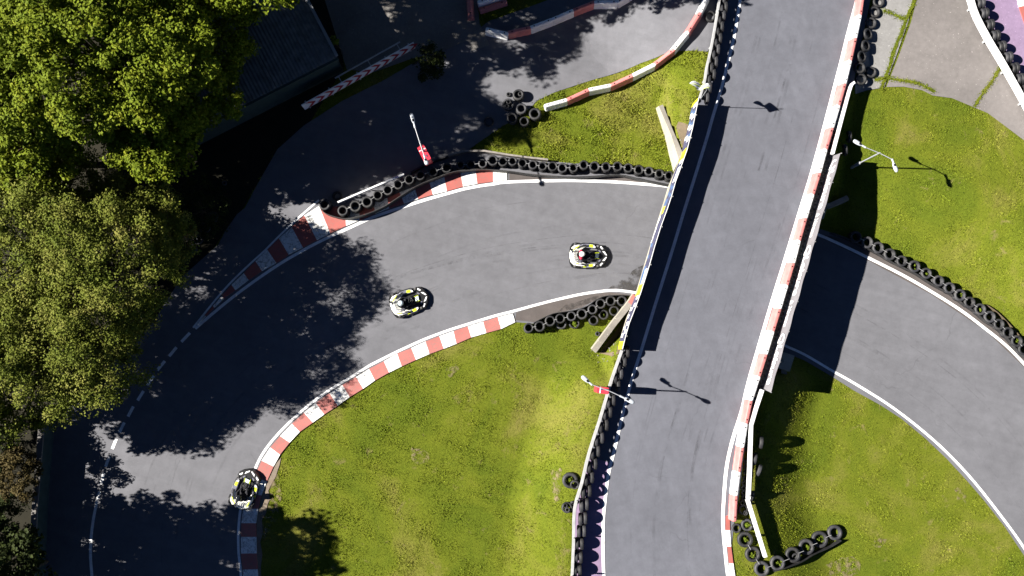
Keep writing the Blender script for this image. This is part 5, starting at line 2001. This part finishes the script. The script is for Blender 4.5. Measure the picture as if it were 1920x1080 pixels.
# ------------------------------------------------------------------ grass blades
def grass():
    g = np.random.default_rng(5)
    n = 640000
    X, Y = g.uniform(-15, 30.5, n), g.uniform(-13.5, 21.5, n)
    keep = np.ones(n, bool)
    # only what the photograph shows, and nowhere paved
    for poly in PAVED:
        xs, ys = [p[0] for p in poly], [p[1] for p in poly]
        bx = (X > min(xs)) & (X < max(xs)) & (Y > min(ys)) & (Y < max(ys))
        idx = np.where(bx & keep)[0]
        keep[idx[inpoly(X[idx] + g.normal(0, 0.05, len(idx)), Y[idx] + g.normal(0, 0.05, len(idx)), poly)]] = False
    X, Y = X[keep], Y[keep]
    n = len(X)
    kx = np.sin(X * 1.7 + np.sin(Y * 1.3) * 1.5) * np.sin(Y * 1.9 + X * 0.4) + 0.6 * np.sin(X * 4.3 + Y * 3.1) * np.sin(Y * 5.1 - X * 2.2)
    H = (0.034 + 0.022 * np.clip(kx, -1, 1.5)) * g.uniform(0.5, 1.5, n)
    near = (X < 11) & (Y > 8)
    H = np.where(near, H * 2.0, H)
    H = np.clip(H, 0.015, 0.16)
    Z = hgt(X, Y)
    a = g.uniform(0, 6.283, n)
    w = g.uniform(0.012, 0.026, n) * (1 + 4 * H)
    lx, ly = g.normal(0, 0.7, n) * H, g.normal(0, 0.7, n) * H
    V = np.stack([np.stack([X - np.cos(a) * w, Y - np.sin(a) * w, Z - 0.01], 1), np.stack([X + np.cos(a) * w, Y + np.sin(a) * w, Z - 0.01], 1),
                  np.stack([X + lx, Y + ly, Z + H], 1)], 1).reshape(-1, 3)
    F = np.arange(3 * n).reshape(-1, 3)
    o = np_mesh("grass", V, F, M["blade"])
    tag(o, kind="stuff")
    # moss and weeds standing in the slab joints
    VV = []
    for W in MOSS:
        for i in range(len(W) - 1):
            for _ in range(26):
                p = W[i].lerp(W[i + 1], g.random()) + Vector((g.normal(0, 0.085), g.normal(0, 0.085), -0.01))
                an, ww = g.uniform(0, 6.28), g.uniform(0.015, 0.03)
                hh = g.uniform(0.02, 0.06)
                VV += [(p.x - math.cos(an) * ww, p.y - math.sin(an) * ww, p.z), (p.x + math.cos(an) * ww, p.y + math.sin(an) * ww, p.z), (p.x + g.normal(0, .02), p.y + g.normal(0, .02), p.z + hh)]
    V = np.array(VV)
    o = np_mesh("moss", V, np.arange(len(V)).reshape(-1, 3), M["blade"])
    tag(o, kind="stuff")


grass()

# rubble and little stones at the wing wall foot
g_ = random.Random(3)
mb = MB()
for _ in range(60):
    u, v = g_.choice([(1125, 663, 22, 8), (1140, 668, 18, 6), (1150, 640, 18, 18), (1285, 270, 8, 22), (1622, 118, 14, 20)])[:2], 0
    u, v = u
    p = PT(u + g_.uniform(-20, 20), v + g_.uniform(-14, 14), 0.02)
    s = g_.uniform(0.02, 0.075)
    blob(mb, (p.x, p.y, p.z + s * 0.2), (math.cos(s * 900), math.sin(s * 900), 0.1), s * 1.7, s * 1.2, s, 0, 6, 4, 0.5)
tag(mb.build("rubble", M["wall_top"]), kind="stuff")


# ------------------------------------------------------------------ tyre marks and stains on the tarmac
def m_mark(name, c_, lo, hi, amount, sc):
    a = NM(name, 0.85, 0.25)
    a.base(c_)
    tr = a.n("ShaderNodeBsdfTransparent")
    mx = a.n("ShaderNodeMixShader")
    f = a.ramp(a.noise(sc, 6, 0.7), [(lo, 0.0), (hi, amount)])
    a.link(f, mx.inputs[0])
    a.link(tr.outputs[0], mx.inputs[1])
    a.link(a.b.outputs[0], mx.inputs[2])
    a.link(mx.outputs[0], a.t.nodes["Material Output"].inputs["Surface"])
    return a.m


M["mark"] = m_mark("tyre mark rubber", (0.04, 0.04, 0.042), 0.46, 0.72, 0.17, 0.9)
M["seam"] = m_mark("tarmac seam", (0.05, 0.05, 0.052), 0.44, 0.64, 0.3, 1.5)
M["stain"] = m_mark("damp stain", (0.05, 0.045, 0.042), 0.44, 0.56, 0.6, 1.4)
INNER = [(449, 1080), (446, 1006), (451, 953), (473, 892), (503, 835), (544, 790), (589, 751), (639, 718), (690, 687), (742, 660), (796, 636), (849, 616), (905, 599),
         (960, 584), (1043, 562), (1143, 546), (1230, 556), (1330, 585), (1420, 618), (1509, 665), (1600, 717), (1722, 801), (1828, 905), (1920, 1027)]
OUTER = [(172, 1080), (170, 1020), (180, 950), (212, 835), (262, 742), (330, 655), (400, 585), (480, 525), (560, 475), (640, 434), (720, 400), (800, 374), (869, 354),
         (925, 345), (1027, 339), (1127, 340), (1240, 350), (1380, 384), (1500, 428), (1628, 484), (1747, 547), (1848, 617), (1920, 682), (1985, 760)]
rg = random.Random(9)


def strips(name, in_, out_, ts, f, mat, dz):
    mb_ = MB()
    for t, w, s0_, s1_, drift in ts:
        n_ = len(in_)
        ps = []
        for i in range(int(s0_ * n_), max(int(s1_ * n_), int(s0_ * n_) + 3)):
            if i >= n_:
                break
            k = min(0.97, max(0.03, t + drift * (i / n_ - s0_)))
            ps.append((in_[i][0] + (out_[i][0] - in_[i][0]) * k, in_[i][1] + (out_[i][1] - in_[i][1]) * k))
        W = [f(u, v, dz) for u, v in smooth_px(ps, 5)]
        vs_ = []
        for i, p in enumerate(W):
            q0, q1 = W[max(i - 1, 0)], W[min(i + 1, len(W) - 1)]
            d = Vector((q1.x - q0.x, q1.y - q0.y, 0)).normalized()
            s = Vector((d.y, -d.x, 0)) * (w / 2)
            vs_ += [p - s, p + s]
        mb_.add(vs_, [(2 * i, 2 * i + 1, 2 * i + 3, 2 * i + 2) for i in range(len(W) - 1)])
    tag(mb_.build(name, mat), kind="stuff")


strips("tyre_marks", INNER, OUTER, [(rg.uniform(0.12, 0.72), rg.uniform(0.05, 0.14), s, s + rg.uniform(0.15, 0.4), rg.uniform(-0.5, 0.5)) for s in [rg.uniform(0, 0.8) for _ in range(26)]],
       PT, M["mark"], 0.036)
strips("tarmac_seams", INNER, OUTER, [(0.52, 0.03, 0.0, 1.0, 0.0), (0.16, 0.02, 0.5, 1.0, 0.05)], PT, M["seam"], 0.0365)
RI = smooth_px(ROAD_LINE_R[1:-1], 1)
RO = [(float(np.interp(v, [q[1] for q in ROAD_LINE_L], [q[0] for q in ROAD_LINE_L])), v) for u, v in RI]
strips("tyre_marks", RI, RO, [(rg.uniform(0.1, 0.85), rg.uniform(0.05, 0.16), s, s + rg.uniform(0.2, 0.5), rg.uniform(-0.2, 0.2)) for s in [rg.uniform(0, 0.75) for _ in range(22)]],
       PR, M["mark"], 0.040)
strips("tarmac_seams", RI, RO, [(0.3, 0.03, 0.0, 1.0, 0.0)], PR, M["seam"], 0.041)
tag(sheet("damp_stain", [(1140, 541), (1160, 528), (1178, 520), (1185, 508), (1199, 500), (1212, 494), (1200, 540), (1188, 548), (1165, 543)], 0.037, M["stain"], 0, pave=False), kind="stuff")
tag(sheet("damp_stain", [(1045, 585), (1060, 572), (1095, 562), (1112, 556), (1150, 550), (1110, 566), (1085, 578)], 0.0375, M["stain"], 0, pave=False), kind="stuff")

M["worn"] = m_mark("worn dry turf", (0.24, 0.185, 0.075), 0.48, 0.80, 0.45, 3.5)
M["bare"] = m_mark("bare pinkish soil", (0.26, 0.19, 0.13), 0.47, 0.66, 0.6, 4.0)
for poly_, m_ in (([(770, 840), (800, 845), (798, 868), (775, 866)], "bare"), ([(838, 690), (858, 684), (856, 698), (840, 706)], "bare"),
                  ([(1035, 885), (1052, 880), (1050, 930), (1036, 940)], "bare"), ([(1550, 1060), (1585, 1045), (1612, 1052), (1600, 1080), (1560, 1090)], "bare"),
                  ([(1640, 1005), (1662, 1012), (1650, 1030), (1636, 1022)], "bare"), ([(1785, 912), (1800, 915), (1815, 945), (1800, 942)], "bare"),
                  ([(500, 905), (520, 890), (528, 940), (510, 990), (492, 1010), (490, 960)], "bare"),
                  ([(955, 700), (978, 700), (984, 760), (972, 830), (962, 850), (966, 780)], "worn"), ([(1090, 760), (1108, 768), (1070, 825), (1035, 850), (1055, 805)], "worn"),
                  ([(1040, 1000), (1060, 990), (1062, 1080), (1045, 1080)], "worn")):
    P_ = [(u + rg.uniform(-3, 3), v + rg.uniform(-3, 3)) for u, v in smooth_px(poly_ + [poly_[0]], 4)[:-1]]
    tag(sheet("worn_turf", P_, 0.055, M[m_], 0.3, pave=False), kind="stuff")
